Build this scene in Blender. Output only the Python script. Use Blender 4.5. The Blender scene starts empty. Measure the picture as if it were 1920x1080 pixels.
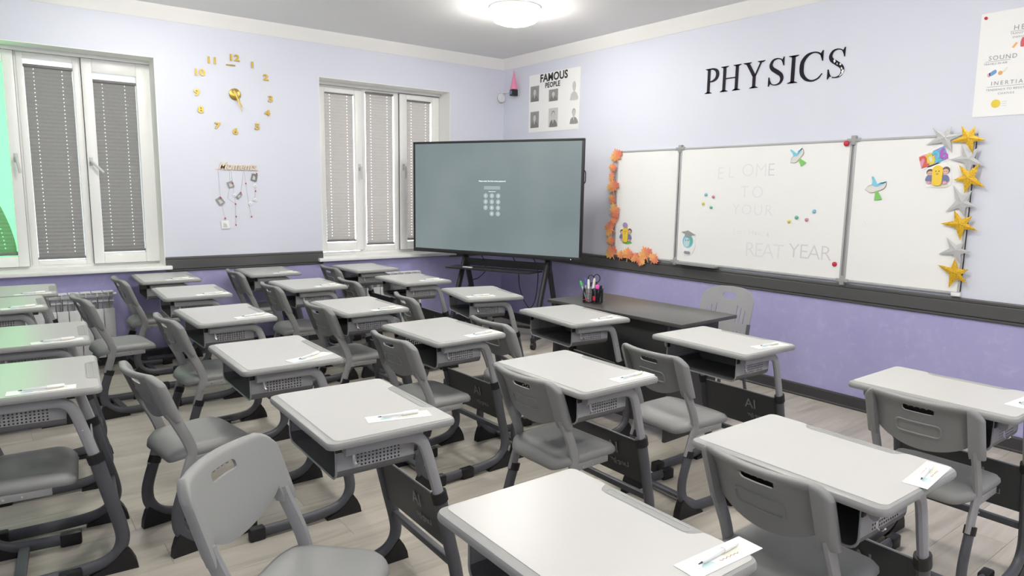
import bpy, bmesh, math, random
from mathutils import Vector, Matrix
R = math.radians
rng = random.Random(7)
SC = bpy.context.scene
COL = SC.collection

# ------------------------------------------------------------------ camera
cam_d = bpy.data.cameras.new('camera')
cam = bpy.data.objects.new('camera', cam_d)
COL.objects.link(cam)
cam_d.sensor_width = 36.0
cam_d.lens = 36.0 * 1276.0 / 1920.0
cam_d.clip_start = 0.05
rx = Vector((0.60430243, 0.79659709, 0.01586345))
ux = Vector((-0.12178497, 0.07267394, 0.98989238))
fx = Vector((-0.78739253, 0.6001263, -0.14093059))
cam.matrix_world = Matrix(((rx.x, ux.x, -fx.x, 6.4986), (rx.y, ux.y, -fx.y, -4.7920),
                           (rx.z, ux.z, -fx.z, 1.5011), (0, 0, 0, 1)))
SC.camera = cam
SC.view_settings.view_transform = 'Standard'
SC.view_settings.look = 'None'
SC.view_settings.gamma = 1.0
SC.view_settings.use_curve_mapping = False
SC.view_settings.exposure = 1.18
SC.cycles.diffuse_bounces = 10
SC.cycles.max_bounces = 16
SC.cycles.transparent_max_bounces = 16

# ------------------------------------------------------------------ daylight
LAMP_POWER = 26.0          # emission strength of the ceiling lamps
world = bpy.data.worlds.new('overcast_sky')
SC.world = world
world.use_nodes = True
bg = world.node_tree.nodes['Background']
bg.inputs['Color'].default_value = (0.93, 0.97, 1.0, 1)
bg.inputs['Strength'].default_value = 2.2
LAMP_SPOTS = [(1.90, -1.30), (4.40, -2.00), (6.70, -2.00), (1.30, -3.75), (4.10, -3.80), (6.70, -3.80)]


# ------------------------------------------------------------------ materials
def lin(c):
    return tuple((x / 12.92 if x <= 0.04045 else ((x + 0.055) / 1.055) ** 2.4) for x in (c[0] / 255, c[1] / 255, c[2] / 255))


MATS = {}


def mat(name, rgb, rough=0.5, metal=0.0, noise=0.0, nscale=8.0, bump=0.0, emit=None, spec=0.5):
    """rgb in linear albedo"""
    m = bpy.data.materials.new(name)
    m.use_nodes = True
    nt = m.node_tree
    b = nt.nodes['Principled BSDF']
    b.inputs['Base Color'].default_value = (*rgb, 1)
    b.inputs['Roughness'].default_value = rough
    b.inputs['Metallic'].default_value = metal
    b.inputs['Specular IOR Level'].default_value = spec
    if noise or bump:
        tc = nt.nodes.new('ShaderNodeTexCoord')
        n = nt.nodes.new('ShaderNodeTexNoise')
        n.inputs['Scale'].default_value = nscale
        n.inputs['Detail'].default_value = 5
        nt.links.new(tc.outputs['Object'], n.inputs['Vector'])
        if noise:
            r = nt.nodes.new('ShaderNodeValToRGB')
            r.color_ramp.elements[0].position = 0.3
            r.color_ramp.elements[1].position = 0.7
            r.color_ramp.elements[0].color = (*[x * (1 - noise) for x in rgb], 1)
            r.color_ramp.elements[1].color = (*[min(1, x * (1 + noise)) for x in rgb], 1)
            nt.links.new(n.outputs['Fac'], r.inputs['Fac'])
            nt.links.new(r.outputs['Color'], b.inputs['Base Color'])
        if bump:
            bp = nt.nodes.new('ShaderNodeBump')
            bp.inputs['Strength'].default_value = bump
            bp.inputs['Distance'].default_value = 0.002
            nt.links.new(n.outputs['Fac'], bp.inputs['Height'])
            nt.links.new(bp.outputs['Normal'], b.inputs['Normal'])
    if emit:
        b.inputs['Emission Color'].default_value = (*emit[0], 1)
        b.inputs['Emission Strength'].default_value = emit[1]
    MATS[name] = m
    return m


M = MATS
mat('desk_white', (0.455, 0.456, 0.447), 0.33, noise=0.01, nscale=3)
mat('desk_edge', (0.275, 0.28, 0.273), 0.4)
mat('tray_grey', (0.37, 0.38, 0.37), 0.45)
mat('paint_grey', (0.305, 0.31, 0.318), 0.42, bump=0.05, nscale=300)
mat('box_inner_shade', (0.12, 0.122, 0.126), 0.45)  # interior shade of the book box put into a darker grey
mat('paint_lip', (0.275, 0.28, 0.28), 0.4)
mat('paint_dark', (0.075, 0.079, 0.090), 0.42, bump=0.05, nscale=300)
mat('panel_dark', (0.038, 0.041, 0.044), 0.45, bump=0.05, nscale=200)
mat('rubber', (0.008, 0.008, 0.009), 0.5)
mat('screw_steel', (0.75, 0.75, 0.74), 0.25, 1.0)
mat('chair_plastic', (0.245, 0.25, 0.246), 0.5, bump=0.12, nscale=500)
mat('teacher_plastic', (0.30, 0.30, 0.31), 0.5)
mat('print_grey', (0.24, 0.25, 0.25), 0.6)
mat('ceiling_paint', (0.88, 0.875, 0.86), 0.9, noise=0.012, nscale=1.5)
mat('cornice', (0.88, 0.875, 0.85), 0.7)
mat('rail_dark', (0.082, 0.082, 0.083), 0.42)
mat('rail_groove', (0.006, 0.006, 0.006), 0.6)
mat('base_dark', (0.045, 0.043, 0.047), 0.45)
mat('pvc_white', (0.86, 0.865, 0.845), 0.35)
mat('plaster_white', (0.86, 0.86, 0.83), 0.8)
mat('gasket', (0.10, 0.10, 0.10), 0.6)
mat('blind_cloth', (0.27, 0.265, 0.255), 0.85, noise=0.05, nscale=60)
m_ = MATS['blind_cloth']
_nt = m_.node_tree
_tr = _nt.nodes.new('ShaderNodeBsdfTranslucent')
_tr.inputs['Color'].default_value = (0.275, 0.25, 0.23, 1)
_mx = _nt.nodes.new('ShaderNodeMixShader')
_mx.inputs[0].default_value = 0.40
_nt.links.new(_nt.nodes['Principled BSDF'].outputs[0], _mx.inputs[1])
_nt.links.new(_tr.outputs[0], _mx.inputs[2])
_nt.links.new(_mx.outputs[0], _nt.nodes['Material Output'].inputs[0])
mat('blind_rail', (0.17, 0.17, 0.17), 0.5)
mat('radiator_white', (0.76, 0.77, 0.775), 0.35)
mat('board_white', (0.87, 0.875, 0.86), 0.25)
mat('aluminium', (0.44, 0.445, 0.45), 0.4, 0.0)
mat('clip_grey', (0.33, 0.34, 0.34), 0.4)
mat('letter_black', (0.012, 0.010, 0.018), 0.6, spec=0.2)
mat('paper_white', (0.88, 0.885, 0.87), 0.6)
mat('card_white', (0.86, 0.87, 0.86), 0.4)
mat('ink_black', (0.03, 0.03, 0.035), 0.6)
mat('ink_grey', (0.30, 0.31, 0.34), 0.6)
mat('ink_faint', (0.74, 0.745, 0.755), 0.5)
mat('ink_faint_dark', (0.64, 0.64, 0.67), 0.5)
mat('gold', (0.50, 0.35, 0.075), 0.30, 0.9)
mat('gold_foil', (0.66, 0.40, 0.02), 0.40, 0.25, noise=0.35, nscale=160, bump=0.6)
mat('silver_foil', (0.50, 0.51, 0.51), 0.45, 0.2, noise=0.10, nscale=160, bump=0.5)
mat('black_metal', (0.018, 0.018, 0.020), 0.45)
mat('black_gloss', (0.012, 0.012, 0.014), 0.3)
mat('teacher_top', (0.065, 0.063, 0.060), 0.3, spec=0.6)
mat('teacher_panel', (0.045, 0.045, 0.046), 0.5)
mat('wood_pale', (0.74, 0.63, 0.49), 0.6)
mat('string_grey', (0.45, 0.46, 0.48), 0.7)
mat('red', (0.55, 0.02, 0.05), 0.4)
mat('magnet_blue', (0.22, 0.52, 0.68), 0.35)
mat('magnet_pink', (0.60, 0.25, 0.33), 0.35)
mat('magnet_yellow', (0.66, 0.66, 0.16), 0.35)
mat('magnet_green', (0.16, 0.50, 0.40), 0.35)
mat('handle_grey', (0.55, 0.56, 0.56), 0.4)
mat('cone_pink', (0.80, 0.27, 0.42), 0.6)
mat('white_plastic', (0.80, 0.80, 0.80), 0.4)
mat('sky_blue', (0.22, 0.58, 0.76), 0.5)
mat('teal_line', (0.18, 0.32, 0.38), 0.5)
mat('leaf_green', (0.22, 0.58, 0.14), 0.5)
mat('brown_line', (0.35, 0.22, 0.18), 0.6)
mat('hat_white', (0.72, 0.70, 0.68), 0.6)
mat('skin', (0.78, 0.50, 0.38), 0.6)
mat('hair_dark', (0.14, 0.10, 0.10), 0.6)
mat('navy', (0.18, 0.20, 0.36), 0.6)
mat('yellow', (0.85, 0.60, 0.06), 0.5)
mat('purple_soft', (0.35, 0.28, 0.50), 0.6)
mat('digit_red', (0.72, 0.12, 0.08), 0.5)
mat('digit_yellow', (0.80, 0.62, 0.05), 0.5)
mat('digit_cyan', (0.10, 0.55, 0.70), 0.5)
mat('digit_purple', (0.45, 0.12, 0.52), 0.5)
mat('banner_blue', (0.25, 0.35, 0.62), 0.5)
mat('pink_soft', (0.75, 0.35, 0.45), 0.5)
mat('photo_dark', (0.20, 0.20, 0.195), 0.5)
mat('photo_mid', (0.30, 0.30, 0.295), 0.5)
mat('photo_light', (0.58, 0.575, 0.56), 0.5)
mat('teal_print', (0.56, 0.70, 0.70), 0.5)
mat('olive_print', (0.76, 0.75, 0.64), 0.5)
mat('red_print', (0.66, 0.38, 0.30), 0.5)
mat('pen_clear', (0.72, 0.74, 0.75), 0.2)
mat('pen_green', (0.06, 0.45, 0.12), 0.35)
mat('pen_blue', (0.10, 0.12, 0.45), 0.35)
mat('pen_pink', (0.85, 0.10, 0.50), 0.35)
mat('mesh_black', (0.010, 0.010, 0.012), 0.4)
mat('orange_ink', (0.80, 0.42, 0.14), 0.5)
mat('blue_ink', (0.14, 0.34, 0.62), 0.5)
mat('lamp_base', (0.75, 0.75, 0.75), 0.5)
mat('lamp_diffuser', (0.9, 0.9, 0.9), 0.5, emit=((1.0, 0.965, 0.91), LAMP_POWER))
mat('screen_text', (0.1, 0.1, 0.1), 0.5, emit=((0.80, 0.90, 0.90), 0.55))
mat('screen_key', (0.1, 0.1, 0.1), 0.5, emit=((0.40, 0.50, 0.52), 0.36))
mat('screen_field', (0.1, 0.1, 0.1), 0.5, emit=((0.31, 0.40, 0.42), 0.38))


def node_mat(name):
    m = bpy.data.materials.new(name)
    m.use_nodes = True
    MATS[name] = m
    return m, m.node_tree, m.node_tree.nodes['Principled BSDF']


def ramp(nt, fac, stops):
    r = nt.nodes.new('ShaderNodeValToRGB')
    els = r.color_ramp.elements
    while len(els) < len(stops):
        els.new(0.5)
    for e, (p, c) in zip(els, stops):
        e.position = p
        e.color = (*c, 1)
    nt.links.new(fac, r.inputs['Fac'])
    return r.outputs['Color']


def noise(nt, vec, scale, detail=4, rough=0.55, dist=0.0):
    n = nt.nodes.new('ShaderNodeTexNoise')
    n.inputs['Scale'].default_value = scale
    n.inputs['Detail'].default_value = detail
    n.inputs['Roughness'].default_value = rough
    n.inputs['Distortion'].default_value = dist
    nt.links.new(vec, n.inputs['Vector'])
    return n.outputs['Fac']


def mixc(nt, fac, a, b, mode='MIX'):
    x = nt.nodes.new('ShaderNodeMix')
    x.data_type = 'RGBA'
    x.blend_type = mode
    for s, v in ((x.inputs[0], fac), (x.inputs[6], a), (x.inputs[7], b)):
        if isinstance(v, (int, float)):
            s.default_value = v
        elif isinstance(v, tuple):
            s.default_value = (*v, 1)
        else:
            nt.links.new(v, s)
    return x.outputs[2]


# two-tone wall paint: pale lavender above the rail, mottled violet plaster below
m, nt, b = node_mat('wall_paint')
tc = nt.nodes.new('ShaderNodeTexCoord')
sep = nt.nodes.new('ShaderNodeSeparateXYZ')
nt.links.new(tc.outputs['Object'], sep.inputs[0])
st = nt.nodes.new('ShaderNodeMath')
st.operation = 'GREATER_THAN'
st.inputs[1].default_value = 0.82
nt.links.new(sep.outputs['Z'], st.inputs[0])
low = mixc(nt, noise(nt, tc.outputs['Object'], 2.2, 6, 0.62, 0.4), (0.325, 0.31, 0.565), (0.43, 0.42, 0.66))
low2 = mixc(nt, ramp(nt, noise(nt, tc.outputs['Object'], 14, 5, 0.6, 0.8), [(0.52, (0, 0, 0)), (0.75, (0.5, 0.5, 0.5))]), low, (0.50, 0.485, 0.70))
up = mixc(nt, noise(nt, tc.outputs['Object'], 1.5, 3), (0.675, 0.703, 0.79), (0.705, 0.73, 0.815))
nt.links.new(mixc(nt, st.outputs[0], low2, up), b.inputs['Base Color'])
b.inputs['Roughness'].default_value = 0.6

# laminate planks
m, nt, b = node_mat('laminate')
tc = nt.nodes.new('ShaderNodeTexCoord')
oi = nt.nodes.new('ShaderNodeObjectInfo')
mp = nt.nodes.new('ShaderNodeMapping')
mp.inputs['Scale'].default_value = (9, 0.9, 1)
cb = nt.nodes.new('ShaderNodeCombineXYZ')
mu = nt.nodes.new('ShaderNodeMath')
mu.operation = 'MULTIPLY'
mu.inputs[1].default_value = 53.0
nt.links.new(oi.outputs['Random'], mu.inputs[0])
nt.links.new(mu.outputs[0], cb.inputs[2])
nt.links.new(mu.outputs[0], cb.inputs[1])
nt.links.new(cb.outputs[0], mp.inputs['Location'])
nt.links.new(tc.outputs['Object'], mp.inputs['Vector'])
g1 = noise(nt, mp.outputs[0], 1.3, 6, 0.6, 0.6)
col = ramp(nt, g1, [(0.28, (0.335, 0.307, 0.259)), (0.5, (0.45, 0.42, 0.362)), (0.72, (0.53, 0.50, 0.442))])
tint = ramp(nt, oi.outputs['Random'], [(0.0, (0.95, 0.95, 0.95)), (1.0, (1.04, 1.035, 1.03))])
nt.links.new(mixc(nt, 1.0, col, tint, 'MULTIPLY'), b.inputs['Base Color'])
b.inputs['Roughness'].default_value = 0.42

# autumn leaf print: yellow on one side to red orange on the other
m, nt, b = node_mat('autumn_leaf')
tc = nt.nodes.new('ShaderNodeTexCoord')
gsep = nt.nodes.new('ShaderNodeSeparateXYZ')
nt.links.new(tc.outputs['Object'], gsep.inputs[0])
ad = nt.nodes.new('ShaderNodeMath')
ad.operation = 'MULTIPLY_ADD'
ad.inputs[1].default_value = 4.6
ad.inputs[2].default_value = 0.42
nt.links.new(gsep.outputs['X'], ad.inputs[0])
nz = noise(nt, tc.outputs['Object'], 26, 2)
sm = nt.nodes.new('ShaderNodeMath')
sm.operation = 'MULTIPLY_ADD'
sm.inputs[1].default_value = 0.5
nt.links.new(nz, sm.inputs[0])
nt.links.new(ad.outputs[0], sm.inputs[2])
nt.links.new(ramp(nt, sm.outputs[0], [(0.35, (0.90, 0.58, 0.17)), (0.62, (0.88, 0.35, 0.15)), (0.95, (0.74, 0.21, 0.14))]), b.inputs['Base Color'])
b.inputs['Roughness'].default_value = 0.45

# display panel
m, nt, b = node_mat('screen')
tc = nt.nodes.new('ShaderNodeTexCoord')
c = ramp(nt, noise(nt, tc.outputs['Object'], 1.3, 2), [(0.25, (0.13, 0.172, 0.18)), (0.75, (0.195, 0.238, 0.242))])
nt.links.new(c, b.inputs['Emission Color'])
b.inputs['Emission Strength'].default_value = 0.50
b.inputs['Base Color'].default_value = (0.03, 0.033, 0.035, 1)
b.inputs['Roughness'].default_value = 0.38


def glass(name, tint, gloss=0.08):
    m = bpy.data.materials.new(name)
    m.use_nodes = True
    nt = m.node_tree
    nt.nodes.clear()
    out = nt.nodes.new('ShaderNodeOutputMaterial')
    tr = nt.nodes.new('ShaderNodeBsdfTransparent')
    gl = nt.nodes.new('ShaderNodeBsdfGlossy')
    mx = nt.nodes.new('ShaderNodeMixShader')
    tr.inputs['Color'].default_value = (*tint, 1)
    gl.inputs['Roughness'].default_value = 0.02
    mx.inputs[0].default_value = gloss
    nt.links.new(tr.outputs[0], mx.inputs[1])
    nt.links.new(gl.outputs[0], mx.inputs[2])
    nt.links.new(mx.outputs[0], out.inputs[0])
    MATS[name] = m


glass('pane_glass', (0.97, 0.97, 0.97))
glass('pane_green', (0.32, 0.86, 0.40))
glass('pane_shaded', (0.58, 0.60, 0.605))  # grey tint stands in for dimmer daylight behind the larger window


# ------------------------------------------------------------------ mesh helpers
class MB:
    def __init__(s):
        s.v, s.f = [], []

    def add(s, vs, fs):
        o = len(s.v)
        s.v += [tuple(p) for p in vs]
        s.f += [tuple(i + o for i in f) for f in fs]
        return s

    def box(s, x0, x1, y0, y1, z0, z1, c=0.0, mtx=None):
        if c <= 0:
            vs = [(x, y, z) for z in (z0, z1) for y in (y0, y1) for x in (x0, x1)]
            fs = [(0, 2, 3, 1), (4, 5, 7, 6), (0, 1, 5, 4), (2, 6, 7, 3), (0, 4, 6, 2), (1, 3, 7, 5)]
        else:
            bm = bmesh.new()
            bmesh.ops.create_cube(bm, size=1)
            for v in bm.verts:
                v.co = ((x0 + x1) / 2 + v.co.x * (x1 - x0), (y0 + y1) / 2 + v.co.y * (y1 - y0), (z0 + z1) / 2 + v.co.z * (z1 - z0))
            bmesh.ops.bevel(bm, geom=bm.edges[:], offset=c, segments=2, affect='EDGES', profile=0.5)
            bm.verts.index_update()
            vs = [tuple(v.co) for v in bm.verts]
            fs = [tuple(v.index for v in f.verts) for f in bm.faces]
            bm.free()
        if mtx:
            vs = [tuple(mtx @ Vector(p)) for p in vs]
        return s.add(vs, fs)

    def prism(s, pts, fn, w0, w1, cap=True):
        """2D outline pts, fn(u,v,w)->xyz"""
        n = len(pts)
        vs = [fn(u, v, w0) for u, v in pts] + [fn(u, v, w1) for u, v in pts]
        fs = [(i, (i + 1) % n, n + (i + 1) % n, n + i) for i in range(n)]
        if cap:
            fs += [tuple(range(n))[::-1], tuple(range(n, 2 * n))]
        return s.add(vs, fs)

    def tube(s, path, ra, rb=None, bn=(1, 0, 0), n=10, closed=False, caps=True):
        rb = ra if rb is None else rb
        P = [Vector(p) for p in path]
        m = len(P)
        bn = Vector(bn)
        vs, fs = [], []
        for i, p in enumerate(P):
            a = P[(i - 1) % m] if (closed or i > 0) else p
            c = P[(i + 1) % m] if (closed or i < m - 1) else p
            t = (c - a).normalized()
            nn = t.cross(bn)
            if nn.length < 1e-4:
                nn = t.cross(Vector((0.3, 0.7, 0.6)))
            nn.normalize()
            b2 = nn.cross(t)
            r1 = ra[i] if isinstance(ra, (list, tuple)) else ra
            r2 = rb[i] if isinstance(rb, (list, tuple)) else rb
            for k in range(n):
                an = 2 * math.pi * k / n
                vs.append(tuple(p + nn * (r1 * math.cos(an)) + b2 * (r2 * math.sin(an))))
        for i in range(m if closed else m - 1):
            j = (i + 1) % m
            for k in range(n):
                fs.append((i * n + k, i * n + (k + 1) % n, j * n + (k + 1) % n, j * n + k))
        if caps and not closed:
            fs += [tuple(range(n))[::-1], tuple(range((m - 1) * n, m * n))]
        return s.add(vs, fs)

    def rings(s, rings, cap0=True, cap1=True):
        n = len(rings[0])
        vs = [p for r in rings for p in r]
        fs = []
        for i in range(len(rings) - 1):
            for k in range(n):
                fs.append((i * n + k, i * n + (k + 1) % n, (i + 1) * n + (k + 1) % n, (i + 1) * n + k))
        if cap0:
            fs.append(tuple(range(n))[::-1])
        if cap1:
            fs.append(tuple(range((len(rings) - 1) * n, len(rings) * n)))
        return s.add(vs, fs)

    def lathe(s, prof, c=(0, 0, 0), n=24, fn=None):
        rr = [[(c[0] + r * math.cos(2 * math.pi * k / n), c[1] + r * math.sin(2 * math.pi * k / n), c[2] + z) for k in range(n)] for r, z in prof]
        if fn:
            rr = [[fn(p) for p in r] for r in rr]
        return s.rings(rr)

    def strip(s, pts, wid, fn, w0, w1):
        """ribbon of varying width along 2D points"""
        L, Rr = [], []
        n = len(pts)
        for i in range(n):
            a, c = pts[max(0, i - 1)], pts[min(n - 1, i + 1)]
            dx, dy = c[0] - a[0], c[1] - a[1]
            l = math.hypot(dx, dy) or 1
            w = wid[i] / 2 if isinstance(wid, (list, tuple)) else wid / 2
            L.append((pts[i][0] - dy / l * w, pts[i][1] + dx / l * w))
            Rr.append((pts[i][0] + dy / l * w, pts[i][1] - dx / l * w))
        for i in range(n - 1):
            s.prism([Rr[i], Rr[i + 1], L[i + 1], L[i]], fn, w0, w1)
        return s

    def mesh(s, name, smooth=35):
        me = bpy.data.meshes.new(name)
        me.from_pydata(s.v, [], s.f)
        bm = bmesh.new()
        bm.from_mesh(me)
        bmesh.ops.recalc_face_normals(bm, faces=bm.faces[:])
        bm.to_mesh(me)
        bm.free()
        if smooth:
            me.shade_smooth()
            me.set_sharp_from_angle(angle=R(smooth))
        return me


def link(name, me, material=None, parent=None, loc=None):
    o = bpy.data.objects.new(name, me)
    COL.objects.link(o)
    if material and not me.materials:
        me.materials.append(M[material] if isinstance(material, str) else material)
    if parent:
        o.parent = parent
    if loc:
        o.location = loc
    return o


def part(name, mb, material, parent=None, smooth=35, loc=None):
    return link(name, mb.mesh(name, smooth), material, parent, loc)


def tag(o, label=None, cat=None, group=None, kind=None):
    if label:
        o['label'] = label
    if cat:
        o['category'] = cat
    if group:
        o['group'] = group
    if kind:
        o['kind'] = kind
    return o


def thing(name, label, cat, loc=(0, 0, 0), rz=0.0, group=None, kind=None):
    o = bpy.data.objects.new(name, None)
    o.empty_display_size = 0.1
    COL.objects.link(o)
    o.location = loc
    o.rotation_euler = (0, 0, rz)
    return tag(o, label, cat, group, kind)


def copy_tree(root):
    r = root.copy()
    COL.objects.link(r)
    for ch in list(root.children):
        c = ch.copy()
        COL.objects.link(c)
        c.parent = r
        for g in list(ch.children):
            d = g.copy()
            COL.objects.link(d)
            d.parent = c
    return r


def spline(pts, k=5):
    P = [Vector(p) for p in pts]
    out = []
    for i in range(len(P) - 1):
        p0, p1, p2, p3 = P[max(0, i - 1)], P[i], P[i + 1], P[min(len(P) - 1, i + 2)]
        for j in range(k):
            t = j / k
            out.append(0.5 * ((2 * p1) + (p2 - p0) * t + (2 * p0 - 5 * p1 + 4 * p2 - p3) * t * t + (3 * p1 - p0 - 3 * p2 + p3) * t ** 3))
    out.append(P[-1])
    return [tuple(p) for p in out]


def rrect(x0, x1, y0, y1, r, k=4):
    pts = []
    for cx, cy, a in ((x1 - r, y1 - r, 0), (x0 + r, y1 - r, 90), (x0 + r, y0 + r, 180), (x1 - r, y0 + r, 270)):
        for i in range(k + 1):
            t = R(a + 90 * i / k)
            pts.append((cx + r * math.cos(t), cy + r * math.sin(t)))
    return pts


def dens(pts, m=0.012):
    out = []
    for (a, b_), (c, d) in zip(pts, pts[1:] + pts[:1]):
        k_ = max(1, int(math.hypot(c - a, d - b_) / m))
        out += [(a + (c - a) * i / k_, b_ + (d - b_) * i / k_) for i in range(k_)]
    return out


def circle(cx, cy, r, n=16, ry=None):
    ry = ry or r
    return [(cx + r * math.cos(2 * math.pi * i / n), cy + ry * math.sin(2 * math.pi * i / n)) for i in range(n)]


def text_mesh(s, size, extrude=0.0, shear=0.0, offset=0.0, ax='LEFT', name='text', spacing=1.0):
    cu = bpy.data.curves.new(name, 'FONT')
    cu.body = s
    cu.size = size
    cu.extrude = extrude
    cu.shear = shear
    cu.offset = offset
    cu.align_x = ax
    cu.space_character = spacing
    cu.resolution_u = 3
    o = bpy.data.objects.new(name, cu)
    COL.objects.link(o)
    dg = bpy.context.evaluated_depsgraph_get()
    me = bpy.data.meshes.new_from_object(o.evaluated_get(dg))
    me.name = name
    bpy.data.objects.remove(o)
    bpy.data.curves.remove(cu)
    me.materials.clear()
    return me


# wall frames: on the whiteboard wall (y=0) u = x ; on the window wall (x=0) u = y
def RW(u, v, w):
    return (u, -w, v)


def LW(u, v, w):
    return (w, u, v)


M_RW = Matrix(((1, 0, 0, 0), (0, 0, -1, 0), (0, 1, 0, 0), (0, 0, 0, 1)))   # text XY -> wall y=0
M_LW = Matrix(((0, 0, 1, 0), (1, 0, 0, 0), (0, 1, 0, 0), (0, 0, 0, 1)))    # text XY -> wall x=0


def wall_text(s, u, v, size, wall='R', w=0.004, material='ink_black', parent=None, name='lettering', ex=0.0004, scale=(1, 1), rot=0.0, ploc=None, **kw):
    me = text_mesh(s, size, ex, name=name, **kw)
    base = M_RW if wall == 'R' else M_LW
    loc = Vector(RW(u, v, w) if wall == 'R' else LW(u, v, w))
    if ploc is not None:
        loc -= Vector(ploc)
    me.transform(Matrix.Translation(loc) @ base @ Matrix.Rotation(rot, 4, 'Z') @ Matrix.Diagonal((scale[0], scale[1], 1, 1)))
    return link(name, me, material, parent)


# ------------------------------------------------------------------ room shell
X1, Y0, ZC = 7.9, -6.3, 2.975
W1 = (-5.11, -3.625, 0.80, 2.559)
W2 = (-2.21, -0.725, 0.80, 2.560)
mb = MB()
t = -0.36
mb.box(t, 0, Y0, W1[0], 0, ZC).box(t, 0, W1[1], W2[0], 0, ZC).box(t, 0, W2[1], 0.3, 0, ZC)
for w in (W1, W2):
    mb.box(t, 0, w[0], w[1], 0, w[2]).box(t, 0, w[0], w[1], w[3], ZC)
tag(part('wall_left', mb, 'wall_paint', smooth=0), kind='structure')
tag(part('wall_right', MB().box(0, X1, 0, 0.3, 0, ZC), 'wall_paint', smooth=0), kind='structure')
tag(part('wall_back', MB().box(X1, X1 + 0.2, Y0 - 0.2, 0.3, 0, ZC), 'wall_paint', smooth=0), kind='structure')
tag(part('wall_front', MB().box(t, X1, Y0 - 0.2, Y0, 0, ZC), 'wall_paint', smooth=0), kind='structure')
tag(part('ceiling', MB().box(t, X1 + 0.2, Y0 - 0.2, 0.3, ZC, ZC + 0.15), 'ceiling_paint', smooth=0), kind='structure')
floor = tag(part('floor', MB().box(t, X1 + 0.2, Y0 - 0.2, 0.3, -0.2, -0.008), 'base_dark', smooth=0), kind='structure')

# floor planks, running towards the whiteboard wall
PW, PL = 0.193, 1.29
i = 0
x = 0.0
plank_cache = {}
while x < X1 - 0.01:
    w = min(PW, X1 - x)
    y = Y0 - ((i * 0.47) % 1.0) * PL
    while y < -0.01:
        a, bq = max(y, Y0), min(y + PL, 0.0)
        if bq - a > 0.02:
            key = (round(w, 3), round(bq - a, 3))
            if key not in plank_cache:
                hw, hl = key[0] / 2 - 0.0003, key[1] / 2 - 0.0003
                me = MB().rings([[(sx * hw, sy * hl, -0.008) for sx, sy in ((-1, -1), (1, -1), (1, 1), (-1, 1))],
                                 [(sx * hw, sy * hl, -0.001) for sx, sy in ((-1, -1), (1, -1), (1, 1), (-1, 1))],
                                 [(sx * (hw - 0.0006), sy * (hl - 0.0006), 0) for sx, sy in ((-1, -1), (1, -1), (1, 1), (-1, 1))]]).mesh('plank', 0)
                plank_cache[key] = me
            link('plank', plank_cache[key], 'laminate', floor, (x + w / 2, (a + bq) / 2, 0))
        y += PL
    x += PW
    i += 1


# mouldings: extruded profiles along the walls
def moulding(name, prof, wall, a, b, material):
    mb = MB()
    if wall == 'R':
        mb.prism(prof, lambda p, z, s: (s, -p, z), a, b)
    elif wall == 'L':
        mb.prism(prof, lambda p, z, s: (p, s, z), a, b)
    elif wall == 'B':
        mb.prism(prof, lambda p, z, s: (X1 - p, s, z), a, b)
    else:
        mb.prism(prof, lambda p, z, s: (s, Y0 + p, z), a, b)
    return tag(part(name, mb, material, smooth=20), kind='structure')


corn = [(0, 2.866), (0.006, 2.866), (0.010, 2.874), (0.026, 2.906), (0.044, 2.938), (0.062, 2.962), (0.066, 2.975), (0, 2.975)]
k = 1
for wl, a, bq in (('L', Y0, 0), ('R', 0, X1), ('B', Y0, 0), ('F', 0, X1)):
    moulding('trim_%d' % k, corn, wl, a, bq, 'cornice')
    k += 1
rail_main = [(0, 0.779), (0.015, 0.779), (0.017, 0.782), (0.017, 0.857), (0.015, 0.860), (0, 0.860)]
rail_bot = [(0, 0.757), (0.009, 0.757), (0.015, 0.763), (0.015, 0.775), (0, 0.775)]
rail_top = [(0, 0.864), (0.015, 0.864), (0.015, 0.878), (0.010, 0.886), (0, 0.886)]
rail_gap = [(0, 0.770), (0.006, 0.770), (0.006, 0.868), (0, 0.868)]
for wl, a, bq in (('R', 0, X1), ('L', W1[1], W2[0]), ('L', W2[1], -0.017), ('L', Y0, W1[0]), ('B', Y0, 0), ('F', 0, X1)):
    r0 = moulding('trim_%d' % k, rail_main, wl, a, bq, 'rail_dark')
    k += 1
    for pr, mt, nm in ((rail_bot, 'rail_dark', 'lower_bead'), (rail_top, 'rail_dark', 'upper_bead'), (rail_gap, 'rail_groove', 'groove')):
        q = moulding(nm, pr, wl, a, bq, mt)
        del q['kind']
        q.parent = r0
base = [(0, 0), (0.020, 0), (0.020, 0.010), (0.013, 0.016), (0.013, 0.082), (0.009, 0.092), (0, 0.092)]
for nm, wl, a, bq in (('baseboard_right', 'R', 0, X1), ('baseboard_left', 'L', Y0, -0.02), ('baseboard_back', 'B', Y0, 0), ('baseboard_front', 'F', 0, X1)):
    moulding(nm, base, wl, a, bq, 'base_dark')


# ------------------------------------------------------------------ windows
def ring_frame(mb, y0, y1, z0, z1, wl, wr, wb, wt, xa, xb):
    mb.box(xa, xb, y0, y0 + wl, z0, z1, 0.004).box(xa, xb, y1 - wr, y1, z0, z1, 0.004)
    mb.box(xa, xb, y0 + wl, y1 - wr, z0, z0 + wb, 0.004).box(xa, xb, y0 + wl, y1 - wr, z1 - wt, z1, 0.004)
    return mb


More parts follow.
